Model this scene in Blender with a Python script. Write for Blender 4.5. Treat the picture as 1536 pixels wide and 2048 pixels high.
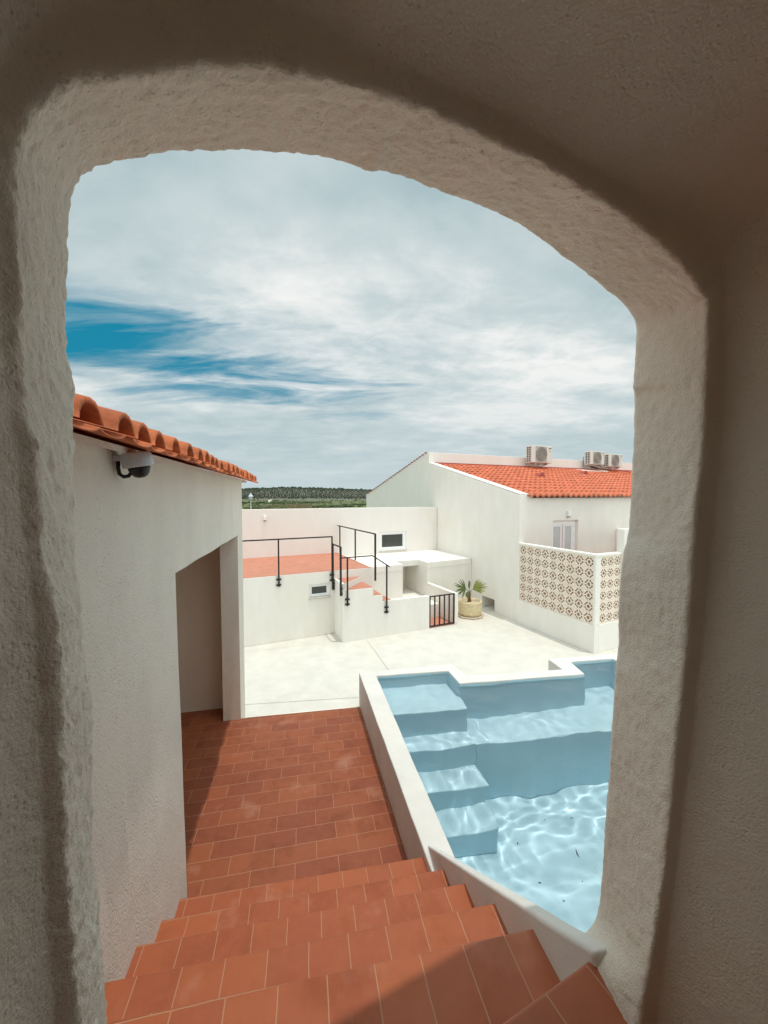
import bpy, bmesh, math, random
from mathutils import Vector, noise, geometry
random.seed(7)
for o in list(bpy.data.objects): bpy.data.objects.remove(o)
SC = bpy.context.scene
COL = SC.collection
R = math.radians

# ------------------------------------------------------------------ camera
F = 769.0
PITCH = math.atan(34/769)
cam = bpy.data.cameras.new('camera'); co = bpy.data.objects.new('camera', cam); COL.objects.link(co)
cam.sensor_fit = 'VERTICAL'; cam.sensor_height = 24.0; cam.sensor_width = 18.0
cam.lens = 24.0*F/2048
cam.clip_start = 0.02; cam.clip_end = 6000
co.location = (0, 0, 0); co.rotation_euler = (R(90)-PITCH, 0, 0)
SC.camera = co

# ------------------------------------------------------------------ light
SUN_DIR = Vector((0.13, -0.06, 1.12)).normalized()      # towards the sun
sl = bpy.data.lights.new('sun', 'SUN'); so = bpy.data.objects.new('sun', sl); COL.objects.link(so)
sl.energy = 1.5; sl.angle = R(0.7); sl.color = (1.0, 0.955, 0.88)
so.rotation_euler = SUN_DIR.to_track_quat('Z', 'Y').to_euler()
so.location = (-5, -3, 9)
try: sl.cycles.is_caustics_light = True
except Exception: pass
SC.view_settings.view_transform = 'Standard'; SC.view_settings.look = 'None'
SC.view_settings.exposure = 0.30; SC.view_settings.gamma = 1
SC.cycles.max_bounces = 14; SC.cycles.diffuse_bounces = 8; SC.cycles.transmission_bounces = 8
SC.cycles.use_denoising = True
SC.cycles.caustics_refractive = True; SC.cycles.caustics_reflective = False
SC.cycles.sample_clamp_indirect = 6.0

# ------------------------------------------------------------------ node helpers
class N:
    def __init__(s, tree): s.t = tree; s.l = tree.links; tree.nodes.clear()
    def n(s, typ, **k):
        nd = s.t.nodes.new(typ)
        ins = k.pop('ins', {})
        for a, b in k.items(): setattr(nd, a, b)
        for a, b in ins.items(): s.put(nd.inputs[a], b)
        return nd
    def put(s, sock, v):
        if isinstance(v, bpy.types.NodeSocket): s.l.new(v, sock)
        elif v is not None: sock.default_value = v
    def m(s, op, a, b=None, c=None, clamp=False):
        nd = s.t.nodes.new('ShaderNodeMath'); nd.operation = op; nd.use_clamp = clamp
        for i, v in enumerate((a, b, c)):
            if v is not None: s.put(nd.inputs[i], v)
        return nd.outputs[0]
    def ramp(s, fac, pts, interp='LINEAR'):
        nd = s.t.nodes.new('ShaderNodeValToRGB'); cr = nd.color_ramp; cr.interpolation = interp
        while len(cr.elements) < len(pts): cr.elements.new(0.5)
        for e, (p, c) in zip(cr.elements, pts):
            e.position = p; e.color = c if len(c) == 4 else (*c, 1)
        s.put(nd.inputs[0], fac); return nd.outputs[0]
    def mr(s, v, a, b, c=0.0, d=1.0, smooth=False):
        nd = s.t.nodes.new('ShaderNodeMapRange'); nd.clamp = True
        if smooth: nd.interpolation_type = 'SMOOTHSTEP'
        s.put(nd.inputs[0], v)
        for i, x in enumerate((a, b, c, d)): nd.inputs[i+1].default_value = x
        return nd.outputs[0]
    def mix(s, f, a, b, mode='MIX'):
        nd = s.t.nodes.new('ShaderNodeMix'); nd.data_type = 'RGBA'; nd.blend_type = mode
        s.put(nd.inputs[0], f)
        for i, v in ((6, a), (7, b)):
            if not isinstance(v, bpy.types.NodeSocket) and len(v) == 3: v = (*v, 1)
            s.put(nd.inputs[i], v)
        return nd.outputs[2]
    def noise(s, vec, scale, detail=4, rough=0.55, dist=0.0, dim='3D'):
        nd = s.t.nodes.new('ShaderNodeTexNoise'); nd.noise_dimensions = dim
        s.put(nd.inputs['Vector'], vec); nd.inputs['Scale'].default_value = scale
        nd.inputs['Detail'].default_value = detail; nd.inputs['Roughness'].default_value = rough
        nd.inputs['Distortion'].default_value = dist
        return nd.outputs['Fac']
    def xyz(s, a, b, c):
        nd = s.t.nodes.new('ShaderNodeCombineXYZ')
        for i, v in enumerate((a, b, c)): s.put(nd.inputs[i], v)
        return nd.outputs[0]
    def sep(s, v):
        nd = s.t.nodes.new('ShaderNodeSeparateXYZ'); s.put(nd.inputs[0], v); return nd.outputs
    def map(s, v, loc=(0,0,0), rot=(0,0,0), scale=(1,1,1)):
        nd = s.t.nodes.new('ShaderNodeMapping'); s.put(nd.inputs[0], v)
        nd.inputs[1].default_value = loc; nd.inputs[2].default_value = rot; nd.inputs[3].default_value = scale
        return nd.outputs[0]

# ------------------------------------------------------------------ sky
world = bpy.data.worlds.new('World'); SC.world = world; world.use_nodes = True
g = N(world.node_tree)
tc = g.n('ShaderNodeTexCoord').outputs['Generated']
dx, dy, dz = g.sep(tc)
sky = g.n('ShaderNodeTexSky', sky_type='NISHITA', sun_disc=False)
sky.sun_elevation = math.asin(SUN_DIR.z); sky.sun_rotation = math.atan2(SUN_DIR.x, SUN_DIR.y)
sky.altitude = 100; sky.air_density = 1.0; sky.dust_density = 0.6; sky.ozone_density = 2.5
zz = g.m('ADD', g.m('MAXIMUM', dz, 0.0), 0.16)
px, py = g.m('DIVIDE', dx, zz), g.m('DIVIDE', dy, zz)
P = g.xyz(px, py, 0.0)
Pw = g.map(P, rot=(0, 0, R(-14)), scale=(0.66, 1.1, 1))
n1 = g.noise(Pw, 1.15, 7, 0.56, 0.35)
n2 = g.noise(g.map(P, loc=(4.2, 1.7, 0), rot=(0, 0, R(-20)), scale=(0.45, 1.5, 1)), 2.4, 6, 0.6, 0.6)
n4 = g.noise(g.map(P, loc=(2.1, 8.3, 0), rot=(0, 0, R(-10)), scale=(0.9, 1.25, 1)), 4.2, 8, 0.62, 0.25)
n3 = g.noise(g.map(P, loc=(9.2, 5.7, 0), scale=(0.7, 1.0, 1)), 0.55, 3, 0.5, 0.2)
# where the cloud deck stands open: a low streak of clear blue to the west
a_ = g.m('DIVIDE', dx, g.m('MAXIMUM', dy, 0.15)); b_ = g.m('DIVIDE', dz, g.m('MAXIMUM', dy, 0.15))
ea = g.m('ADD', a_, 0.80)
eb = g.m('ADD', g.m('SUBTRACT', b_, 0.415), g.m('MULTIPLY', ea, 0.17))
rr = g.m('ADD', g.m('POWER', g.m('DIVIDE', ea, 0.66), 2.0), g.m('POWER', g.m('DIVIDE', eb, 0.115), 2.0))
rr = g.m('ADD', rr, g.m('MULTIPLY', g.m('SUBTRACT', n2, 0.5), 5.0))
gap = g.mr(rr, 0.10, 1.75, 1.0, 0.0, True)
gap = g.m('MULTIPLY', gap, g.mr(dy, 0.1, 0.25))
gap = g.m('MULTIPLY', gap, g.mr(g.noise(g.map(P, loc=(7, 3, 0), rot=(0, 0, R(-16)), scale=(0.5, 1.6, 1)), 3.2, 7, 0.6, 0.4), 0.68, 0.46, 0.6, 1.0))
# a second, thin veil where blue only tints the cloud
ec = g.m('SUBTRACT', b_, g.m('ADD', 0.385, g.m('MULTIPLY', a_, -0.10)))
veil = g.m('MULTIPLY', g.mr(g.m('ABSOLUTE', ec), 0.02, 0.16, 1, 0, True), g.mr(n2, 0.47, 0.62))
veil = g.m('MULTIPLY', veil, g.mr(a_, -0.9, 0.35, 0.85, 0.0))
cover = g.m('SUBTRACT', 1.0, g.m('MAXIMUM', gap, g.m('MULTIPLY', veil, 0.6)))
bright = g.m('ADD', g.m('MULTIPLY', g.mr(n1, 0.36, 0.68, 0, 1, True), 0.7), g.m('MULTIPLY', g.mr(n3, 0.38, 0.62), 0.3))
# the bright heart of the deck stands ahead and a little right
hb = g.m('ADD', g.m('POWER', g.m('DIVIDE', g.m('SUBTRACT', a_, 0.15), 0.75), 2.0), g.m('POWER', g.m('DIVIDE', g.m('SUBTRACT', b_, 0.42), 0.30), 2.0))
heart = g.mr(hb, 0.0, 1.6, 0.48, 0.0, True)
low = g.m('MULTIPLY', g.mr(g.m('ABSOLUTE', g.m('SUBTRACT', b_, 0.27)), 0.0, 0.12, 0.40, 0.0, True), g.mr(a_, -0.1, -0.6, 0, 1))
puff = g.m('MULTIPLY', g.m('SUBTRACT', n4, 0.5), g.mr(b_, 0.75, 0.40, 0.35, 0.95))
bright = g.m('ADD', g.m('ADD', g.m('MULTIPLY', bright, 0.62), puff), g.m('ADD', g.m('ADD', heart, 0.14), low), clamp=True)
cl = g.ramp(bright, [(0.0, (0.31, 0.46, 0.515)), (0.35, (0.45, 0.585, 0.62)), (0.70, (0.66, 0.75, 0.765)), (1.0, (0.98, 0.99, 0.97))])
blue = g.mix(0.85, g.n('ShaderNodeVectorMath', operation='SCALE', ins={0: sky.outputs[0], 3: 0.055}).outputs[0], (0.002, 0.29, 0.46))
skyc = g.mix(cover, blue, cl)
# unseen sky overhead and behind the viewer, boosted and warmed to light the walls
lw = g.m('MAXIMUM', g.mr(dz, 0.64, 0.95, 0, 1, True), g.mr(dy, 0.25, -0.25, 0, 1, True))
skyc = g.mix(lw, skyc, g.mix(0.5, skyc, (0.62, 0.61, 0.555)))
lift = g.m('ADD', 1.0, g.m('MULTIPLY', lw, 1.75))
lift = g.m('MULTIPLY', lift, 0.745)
skyc = g.mix(g.mr(g.m('ABSOLUTE', b_), 0.34, 0.0, 0.0, 0.85), skyc, (0.63, 0.735, 0.76))
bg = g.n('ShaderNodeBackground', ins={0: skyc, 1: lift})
wo = g.n('ShaderNodeOutputWorld'); g.l.new(bg.outputs[0], wo.inputs[0])

# ------------------------------------------------------------------ materials
def base_mat(name):
    m = bpy.data.materials.new(name); m.use_nodes = True
    g = N(m.node_tree)
    out = g.n('ShaderNodeOutputMaterial'); b = g.n('ShaderNodeBsdfPrincipled')
    g.l.new(b.outputs[0], out.inputs[0])
    pos = g.n('ShaderNodeNewGeometry').outputs['Position']
    return m, g, b, pos
def bump(g, b, h, strength, dist=0.01):
    bn = g.n('ShaderNodeBump', ins={'Height': h, 'Strength': strength, 'Distance': dist})
    g.l.new(bn.outputs[0], b.inputs['Normal'])
def simple(name, col, rough=0.5, metal=0.0, var=0.12, scale=8, bmp=0.0):
    m, g, b, pos = base_mat(name)
    n = g.noise(pos, scale, 4)
    c = g.mix(g.mr(n, 0.3, 0.7), tuple(x*(1-var) for x in col), tuple(min(1, x*(1+var)) for x in col))
    g.put(b.inputs['Base Color'], c); b.inputs['Roughness'].default_value = rough; b.inputs['Metallic'].default_value = metal
    if bmp: bump(g, b, g.noise(pos, scale*12, 5), bmp, 0.004)
    return m
def plaster(name, col=(0.80, 0.79, 0.73), grain=90.0, gs=0.35, gd=0.004, lumps=5.0, ld=0.02, ls=0.25, stain=0.10, pits=0.0):
    m, g, b, pos = base_mat(name)
    big = g.noise(pos, 0.9, 5, 0.6); mid = g.noise(g.map(pos, scale=(1, 1, 0.35)), 3.5, 5, 0.62)
    c = g.mix(g.mr(mid, 0.35, 0.75), tuple(x*(1-stain) for x in col), col)
    c = g.mix(g.mr(big, 0.52, 0.75, 0, 0.6), c, (col[0]*0.93, col[1]*0.90, col[2]*0.83))
    st = g.noise(g.map(pos, scale=(9, 9, 0.7)), 1.0, 5, 0.65)
    c = g.mix(g.mr(st, 0.60, 0.80, 0, 0.30*min(1, stain*5)), c, (col[0]*0.68, col[1]*0.64, col[2]*0.55))
    h = g.m('ADD', g.m('MULTIPLY', g.noise(pos, grain, 6, 0.62), 1.0), g.m('MULTIPLY', g.noise(pos, lumps, 4), ld/gd*0.35))
    if pits:
        v = g.n('ShaderNodeTexVoronoi', ins={'Vector': pos, 'Scale': grain*0.75}); v.feature = 'F1'
        pm = g.m('MULTIPLY', g.mr(v.outputs['Distance'], 0.0, 0.45, 1, 0, True), g.mr(g.noise(pos, 14, 3), 0.42, 0.62))
        h = g.m('SUBTRACT', h, g.m('MULTIPLY', pm, pits))
        pp = g.m('MULTIPLY', pm, 0.35); c = g.mix(pp, c, (col[0]*0.6, col[1]*0.57, col[2]*0.5))
    g.put(b.inputs['Base Color'], c); b.inputs['Roughness'].default_value = 0.92
    b.inputs['Specular IOR Level'].default_value = 0.2
    bump(g, b, h, gs, gd)
    return m
def terracotta(name, theta, w, h, off=(0, 0), offset=0.5, mortar=0.0020, c1=(0.305, 0.080, 0.028), c2=(0.235, 0.056, 0.021), mc=(0.42, 0.20, 0.11), dark=0.5, freq=2, rough=0.62):
    m, g, b, pos = base_mat(name)
    pr = g.map(pos, rot=(0, 0, -R(theta)))
    pr = g.map(pr, loc=(-off[0], -off[1], 0))
    wob = g.n('ShaderNodeTexNoise', ins={'Vector': pos, 'Scale': 9.0}).outputs['Color']
    wv = g.n('ShaderNodeVectorMath', operation='SCALE', ins={0: g.n('ShaderNodeVectorMath', operation='SUBTRACT', ins={0: wob, 1: (0.5, 0.5, 0.5)}).outputs[0], 3: 0.006}).outputs[0]
    pv = g.n('ShaderNodeVectorMath', operation='ADD', ins={0: pr, 1: wv}).outputs[0]
    x, y, z = g.sep(pv); pv = g.xyz(x, y, 0.0)
    br = g.n('ShaderNodeTexBrick', offset=offset, offset_frequency=freq, squash=1.0, squash_frequency=2,
             ins={'Vector': pv, 'Color1': (*c1, 1), 'Color2': (*c2, 1), 'Mortar': (*mc, 1), 'Scale': 1.0, 'Mortar Size': mortar,
                  'Mortar Smooth': 0.25, 'Bias': 0.0, 'Brick Width': w, 'Row Height': h})
    col = br.outputs['Color']; fac = br.outputs['Fac']
    no = g.noise(pos, 5.5, 6, 0.62, 0.4); n2 = g.noise(pos, 26, 4)
    col2 = g.mix(g.mr(no, 0.50, 0.72, 0, dark), col, tuple(x*0.55 for x in c2))
    col2 = g.mix(g.mr(n2, 0.45, 0.75, 0, 0.22), col2, (c1[0]*1.25, c1[1]*1.35, c1[2]*1.5))
    ef = g.noise(g.map(pos, loc=(3, 7, 1)), 3.3, 5, 0.6, 0.3)
    col2 = g.mix(g.mr(ef, 0.58, 0.76, 0, 0.28), col2, (0.62, 0.36, 0.27))
    ml = g.m('MULTIPLY', fac, g.mr(g.noise(pos, 2.1, 4), 0.30, 0.52, 0.35, 1.0))
    col3 = g.mix(ml, col2, (*mc, 1))
    g.put(b.inputs['Base Color'], col3)
    g.put(b.inputs['Roughness'], g.mr(no, 0.3, 0.7, rough-0.1, rough+0.15))
    hh = g.m('SUBTRACT', g.m('MULTIPLY', g.noise(pos, 70, 4), 0.25), fac)
    bump(g, b, hh, 0.5, 0.0022)
    return m

M = {}
M['stucco'] = plaster('rough_stucco', (0.83, 0.765, 0.67), grain=210, gs=0.8, gd=0.004, lumps=16, ld=0.006, stain=0.10, pits=0.35)
M['white'] = plaster('white_plaster', (0.82, 0.79, 0.74), grain=60, gs=0.35, gd=0.005, lumps=3, stain=0.085)
M['whitewall'] = plaster('old_white_plaster', (0.80, 0.75, 0.68), grain=110, gs=0.7, gd=0.005, lumps=6, ld=0.03, stain=0.10, pits=0.7)
M['coping'] = plaster('coping_plaster', (0.76, 0.735, 0.695), grain=60, gs=0.4, gd=0.004, lumps=7, stain=0.13)
M['pinkwall'] = plaster('pinkish_white_plaster', (0.80, 0.76, 0.725), grain=60, gs=0.3, gd=0.004, lumps=4, stain=0.05)
M['paving'] = plaster('white_concrete', (0.66, 0.635, 0.58), grain=45, gs=0.35, gd=0.004, lumps=2.2, stain=0.14)
M['pool'] = plaster('blue_pool_render', (0.54, 0.735, 0.81), grain=40, gs=0.3, gd=0.005, lumps=3, stain=0.06)
M['tile'] = terracotta('terracotta_paving', 11.5, 0.268, 0.1285, off=(0.05, 1.974+0.02), offset=0.5)
M['tread'] = terracotta('terracotta_treads', 11.5, 0.128, 0.2485, off=(0.045, 1.986), offset=0.38, c1=(0.37, 0.094, 0.029), c2=(0.32, 0.075, 0.025), dark=0.35)
M['tilec'] = terracotta('terracotta_passage', 24.4, 0.128, 0.27, off=(0.02, 0.59), offset=0.4, c1=(0.37, 0.094, 0.029), c2=(0.32, 0.075, 0.025), dark=0.3)
M['terrace'] = terracotta('terracotta_terrace', 24.4, 0.14, 0.28, off=(0, 0), c1=(0.50, 0.195, 0.125), c2=(0.46, 0.18, 0.11), mc=(0.58, 0.25, 0.16), dark=0.15)
M['riser'] = simple('terracotta_riser', (0.38, 0.11, 0.05), 0.6)
M['rooftile'] = simple('roof_tile', (0.56, 0.15, 0.05), 0.75, var=0.32, scale=9, bmp=0.35)
M['rooftile2'] = simple('flat_roof_tile', (0.52, 0.135, 0.062), 0.7, var=0.30, scale=4.5, bmp=0.1)
M['rooftiled'] = simple('ridge_mortar_red', (0.36, 0.07, 0.05), 0.7)
M['black'] = simple('black_paint', (0.006, 0.006, 0.006), 0.45)
M['pvc'] = simple('white_window_frame', (0.82, 0.82, 0.83), 0.35, var=0.02)
M['sill'] = simple('stone_sill', (0.55, 0.52, 0.48), 0.6)
M['reveal'] = simple('grey_reveal', (0.66, 0.65, 0.60), 0.8, var=0.03)
M['acwhite'] = simple('ac_casing', (0.66, 0.63, 0.58), 0.45, var=0.04)
M['acgrille'] = simple('ac_grille', (0.23, 0.21, 0.185), 0.6, var=0.1)
M['acdark'] = simple('ac_fins', (0.05, 0.05, 0.05), 0.6)
M['metal'] = simple('galvanised_bracket', (0.42, 0.40, 0.38), 0.45, 0.4)
M['camgrey'] = simple('camera_housing', (0.50, 0.53, 0.58), 0.35, var=0.03)
M['bronze'] = simple('brown_sleeve', (0.13, 0.085, 0.035), 0.5)
M['leaf'] = simple('palm_leaf', (0.085, 0.12, 0.025), 0.5, var=0.4, scale=22)
M['leaf2'] = simple('palm_leaf_pale', (0.20, 0.22, 0.04), 0.5, var=0.35, scale=22)
M['stem'] = simple('palm_trunk', (0.14, 0.035, 0.022), 0.7, var=0.3, scale=40)
M['soil'] = simple('pale_gravel', (0.48, 0.40, 0.26), 0.9, var=0.35, scale=60, bmp=0.8)
M['saucer'] = simple('saucer_stone', (0.50, 0.41, 0.31), 0.8, var=0.2, scale=20)
M['wet'] = simple('dark_debris', (0.03, 0.03, 0.03), 0.7)
M['joint'] = simple('paving_joint', (0.46, 0.43, 0.37), 0.9)
M['ledge_line'] = simple('pale_edge', (0.85, 0.80, 0.72), 0.8)
M['clay'] = simple('bare_clay', (0.56, 0.44, 0.35), 0.9)
M['breeze'] = plaster('breeze_block', (0.80, 0.70, 0.60), grain=60, gs=0.3, gd=0.003, stain=0.07)
def potmat():
    m, g, b, pos = base_mat('sandy_pot')
    v = g.n('ShaderNodeTexVoronoi', ins={'Vector': pos, 'Scale': 60.0})
    c = g.mix(g.mr(g.noise(pos, 18, 6, 0.7), 0.38, 0.62), (0.58, 0.47, 0.29), (0.76, 0.64, 0.42))
    c = g.mix(g.mr(v.outputs['Distance'], 0.1, 0.5, 0.15, 0), c, (0.30, 0.22, 0.12))
    g.put(b.inputs['Base Color'], c); b.inputs['Roughness'].default_value = 0.85
    bump(g, b, g.noise(pos, 60, 5), 0.5, 0.006); return m
M['pot'] = potmat()
def glassmat():
    m, g, b, pos = base_mat('dark_glass')
    g.put(b.inputs['Base Color'], (0.055, 0.06, 0.055, 1)); b.inputs['Roughness'].default_value = 0.12
    return m
M['glass'] = glassmat()
M['curtain'] = simple('frosted_pane', (0.50, 0.52, 0.53), 0.25, var=0.05)
def watermat():
    m = bpy.data.materials.new('pool_water'); m.use_nodes = True; g = N(m.node_tree)
    out = g.n('ShaderNodeOutputMaterial')
    b = g.n('ShaderNodeBsdfPrincipled')
    b.inputs['Base Color'].default_value = (0.95, 0.985, 1.0, 1); b.inputs['Roughness'].default_value = 0.0
    b.inputs['IOR'].default_value = 1.33; b.inputs['Transmission Weight'].default_value = 1.0
    g.l.new(b.outputs[0], out.inputs[0]); return m
M['water'] = watermat()
def fieldmat():
    m, g, b, pos = base_mat('green_field')
    s = g.map(pos, scale=(0.022, 0.05, 0.05))
    c = g.ramp(g.noise(s, 1.0, 8, 0.7), [(0.30, (0.045, 0.06, 0.018)), (0.48, (0.095, 0.135, 0.03)), (0.58, (0.10, 0.085, 0.045)), (0.72, (0.17, 0.16, 0.08))])
    g.put(b.inputs['Base Color'], c); b.inputs['Roughness'].default_value = 1.0; return m
M['field'] = fieldmat()
def hillmat():
    m, g, b, pos = base_mat('hill_soil')
    c = g.mix(g.mr(g.noise(g.map(pos, scale=(0.02, 0.02, 0.1)), 1.0, 6, 0.65), 0.35, 0.65), (0.105, 0.105, 0.08), (0.17, 0.155, 0.13))
    g.put(b.inputs['Base Color'], c); b.inputs['Roughness'].default_value = 1.0; return m
M['hill'] = hillmat()
M['tree'] = simple('olive_crown', (0.035, 0.052, 0.026), 0.9, var=0.35, scale=0.3)
M['bush'] = simple('bush_green', (0.045, 0.065, 0.018), 0.9, var=0.45, scale=0.08)
M['brush'] = simple('dry_brush', (0.13, 0.09, 0.04), 0.9, var=0.35, scale=0.1)

# ------------------------------------------------------------------ geometry helpers
class Fr:
    def __init__(s, deg):
        t = R(deg); s.u = Vector((math.cos(t), math.sin(t), 0)); s.v = Vector((-math.sin(t), math.cos(t), 0)); s.a = t
    def p(s, u, v, z=0.0): return s.u*u + s.v*v + Vector((0, 0, z))
L = Fr(11.5); B = Fr(12.7); C = Fr(24.4); W0 = Fr(0)
cp, sp = math.cos(PITCH), math.sin(PITCH)
def ray(x, y):
    cx, cz = (x-768)/F, -(y-1024)/F
    return Vector((cx, cp + cz*sp, -sp + cz*cp))
def hitv(x, y, fr, V):                                   # survey helper: sight line meets the plane v = V of a frame
    d = ray(x, y); k = V/(d.dot(fr.v)); q = d*k
    return q.dot(fr.u), q.z

class MB:
    def __init__(s): s.v = []; s.f = []; s.mi = []; s.cur = 0
    def face(s, pts):
        i = len(s.v); s.v += [tuple(p) for p in pts]; s.f.append(tuple(range(i, i+len(pts)))); s.mi.append(s.cur)
    def box(s, fr, u0, u1, v0, v1, z0, z1):
        c = [fr.p(u, v, z) for z in (z0, z1) for (u, v) in ((u0, v0), (u1, v0), (u1, v1), (u0, v1))]
        i = len(s.v); s.v += [tuple(p) for p in c]
        for q in ((3,2,1,0), (4,5,6,7), (0,1,5,4), (1,2,6,5), (2,3,7,6), (3,0,4,7)):
            s.f.append(tuple(i+k for k in q)); s.mi.append(s.cur)
        return s
    def prism(s, pts, z0, z1):                            # pts: world xy vectors, counter-clockwise; z0/z1 numbers or lists
        n = len(pts)
        Z0 = z0 if isinstance(z0, (list, tuple)) else [z0]*n; Z1 = z1 if isinstance(z1, (list, tuple)) else [z1]*n
        i = len(s.v)
        s.v += [(p.x, p.y, Z0[k]) for k, p in enumerate(pts)] + [(p.x, p.y, Z1[k]) for k, p in enumerate(pts)]
        s.f.append(tuple(i+k for k in reversed(range(n)))); s.f.append(tuple(i+n+k for k in range(n))); s.mi += [s.cur]*2
        for k in range(n):
            j = (k+1) % n; s.f.append((i+k, i+j, i+n+j, i+n+k)); s.mi.append(s.cur)
        return s
    def plate(s, place, loops, t0, t1, side=None):                   # place(a, b, t) -> world; loops[0] outline, the rest holes
        flat = [q for lp in loops for q in lp]
        tris = geometry.tessellate_polygon([[Vector((a, b, 0)) for a, b in lp] for lp in loops])
        i = len(s.v); n = len(flat)
        s.v += [tuple(place(a, b, t0)) for a, b in flat] + [tuple(place(a, b, t1)) for a, b in flat]
        for t in tris:
            s.f.append((i+t[0], i+t[1], i+t[2])); s.f.append((i+n+t[2], i+n+t[1], i+n+t[0])); s.mi += [s.cur]*2
        k0 = 0
        for lp in loops:
            m = len(lp)
            for k in range(m):
                a, b = i+k0+k, i+k0+(k+1) % m
                s.f.append((a, b, b+n, a+n)); s.mi.append(s.cur if side is None else side)
            k0 += m
        return s
    def tube(s, pts, r, n=8, cap=True):
        pts = [Vector(p) for p in pts]; rs = r if isinstance(r, (list, tuple)) else [r]*len(pts)
        rings = []; up = None
        for k, p in enumerate(pts):
            t = ((pts[k+1]-p) if k == 0 else (p-pts[k-1]) if k == len(pts)-1 else ((pts[k+1]-p).normalized()+(p-pts[k-1]).normalized())).normalized()
            if up is None: up = Vector((0, 0, 1)) if abs(t.z) < 0.9 else Vector((0, 1, 0))
            a = t.cross(up).normalized(); b = a.cross(t).normalized(); up = b
            i = len(s.v); rings.append(i)
            s.v += [tuple(p + (a*math.cos(q)+b*math.sin(q))*rs[k]) for q in [2*math.pi*j/n for j in range(n)]]
        for k in range(len(rings)-1):
            for j in range(n):
                q = (j+1) % n; s.f.append((rings[k]+j, rings[k]+q, rings[k+1]+q, rings[k+1]+j)); s.mi.append(s.cur)
        if cap:
            s.f.append(tuple(rings[0]+j for j in reversed(range(n)))); s.f.append(tuple(rings[-1]+j for j in range(n))); s.mi += [s.cur]*2
        return s
    def bar(s, p, q, w, h=None):                          # square bar from p to q
        p, q = Vector(p), Vector(q); h = h or w; t = (q-p).normalized()
        up = Vector((0, 0, 1)) if abs(t.z) < 0.9 else C.v
        a = t.cross(up).normalized()*w/2; b = a.cross(t).normalized()*h/2
        i = len(s.v)
        for c in (p, q): s.v += [tuple(c+x) for x in (a+b, -a+b, -a-b, a-b)]
        for f in ((0,1,2,3), (7,6,5,4), (0,4,5,1), (1,5,6,2), (2,6,7,3), (3,7,4,0)): s.f.append(tuple(i+k for k in f)); s.mi.append(s.cur)
        return s
    def lathe(s, c, prof, n=40, close=False):
        c = Vector(c); rings = []
        for r, z in prof:
            rings.append(len(s.v)); s.v += [(c.x+r*math.cos(2*math.pi*j/n), c.y+r*math.sin(2*math.pi*j/n), c.z+z) for j in range(n)]
        for k in range(len(rings)-1):
            for j in range(n):
                q = (j+1) % n; s.f.append((rings[k]+j, rings[k]+q, rings[k+1]+q, rings[k+1]+j)); s.mi.append(s.cur)
        if close:
            s.f.append(tuple(rings[0]+j for j in reversed(range(n)))); s.f.append(tuple(rings[-1]+j for j in range(n))); s.mi += [s.cur]*2
        return s
    def build(s, name, mat, parent=None, bevel=0.0, smooth=False, seg=2, recalc=True, rough=0.0):
        xs = [p[0] for p in s.v]; ys = [p[1] for p in s.v]; zs = [p[2] for p in s.v]
        o0 = Vector(((min(xs)+max(xs))/2, (min(ys)+max(ys))/2, min(zs)))
        me = bpy.data.meshes.new(name); me.from_pydata([tuple(Vector(p)-o0) for p in s.v], [], s.f)
        for mt in (mat if isinstance(mat, (list, tuple)) else [mat]): me.materials.append(mt)
        me.polygons.foreach_set('material_index', s.mi)
        if recalc:
            bm = bmesh.new(); bm.from_mesh(me); bmesh.ops.recalc_face_normals(bm, faces=bm.faces); bm.to_mesh(me); bm.free()
        me.update()
        o = bpy.data.objects.new(name, me); COL.objects.link(o)
        o.location = o0
        if parent is not None:
            o.parent = parent; o.location = o0 - world_loc(parent)
        if smooth:
            me.polygons.foreach_set('use_smooth', [True]*len(me.polygons))
        if bevel:
            bv = o.modifiers.new('soft_edges', 'BEVEL'); bv.width = bevel; bv.segments = seg; bv.limit_method = 'ANGLE'; bv.angle_limit = R(35)
            bv.harden_normals = False
            me.polygons.foreach_set('use_smooth', [True]*len(me.polygons))
            try:
                ws = o.modifiers.new('weighted', 'WEIGHTED_NORMAL'); ws.keep_sharp = False
            except Exception: pass
        return o
def world_loc(o):
    v = Vector(o.location)
    while o.parent is not None: o = o.parent; v += Vector(o.location)
    return v
def tag(o, label=None, cat=None, group=None, kind=None):
    if label: o['label'] = label
    if cat: o['category'] = cat
    if group: o['group'] = group
    if kind: o['kind'] = kind
    return o
def thing(name, loc, label, cat, group=None):
    o = bpy.data.objects.new(name, None); COL.objects.link(o); o.location = loc; o.empty_display_size = 0.1
    return tag(o, label, cat, group)
def pu(fr): return lambda a, b, t: fr.p(t, a, b)           # plate lying in a plane u = const: (v, z)
def pv(fr): return lambda a, b, t: fr.p(a, t, b)           # plane v = const: (u, z)
def pz(fr): return lambda a, b, t: fr.p(a, b, t)           # plane z = const: (u, v)
def rect(a0, a1, b0, b1): return [(a0, b0), (a1, b0), (a1, b1), (a0, b1)]
ZC = -3.10            # courtyard level
ZL = -2.31            # landing level

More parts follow.
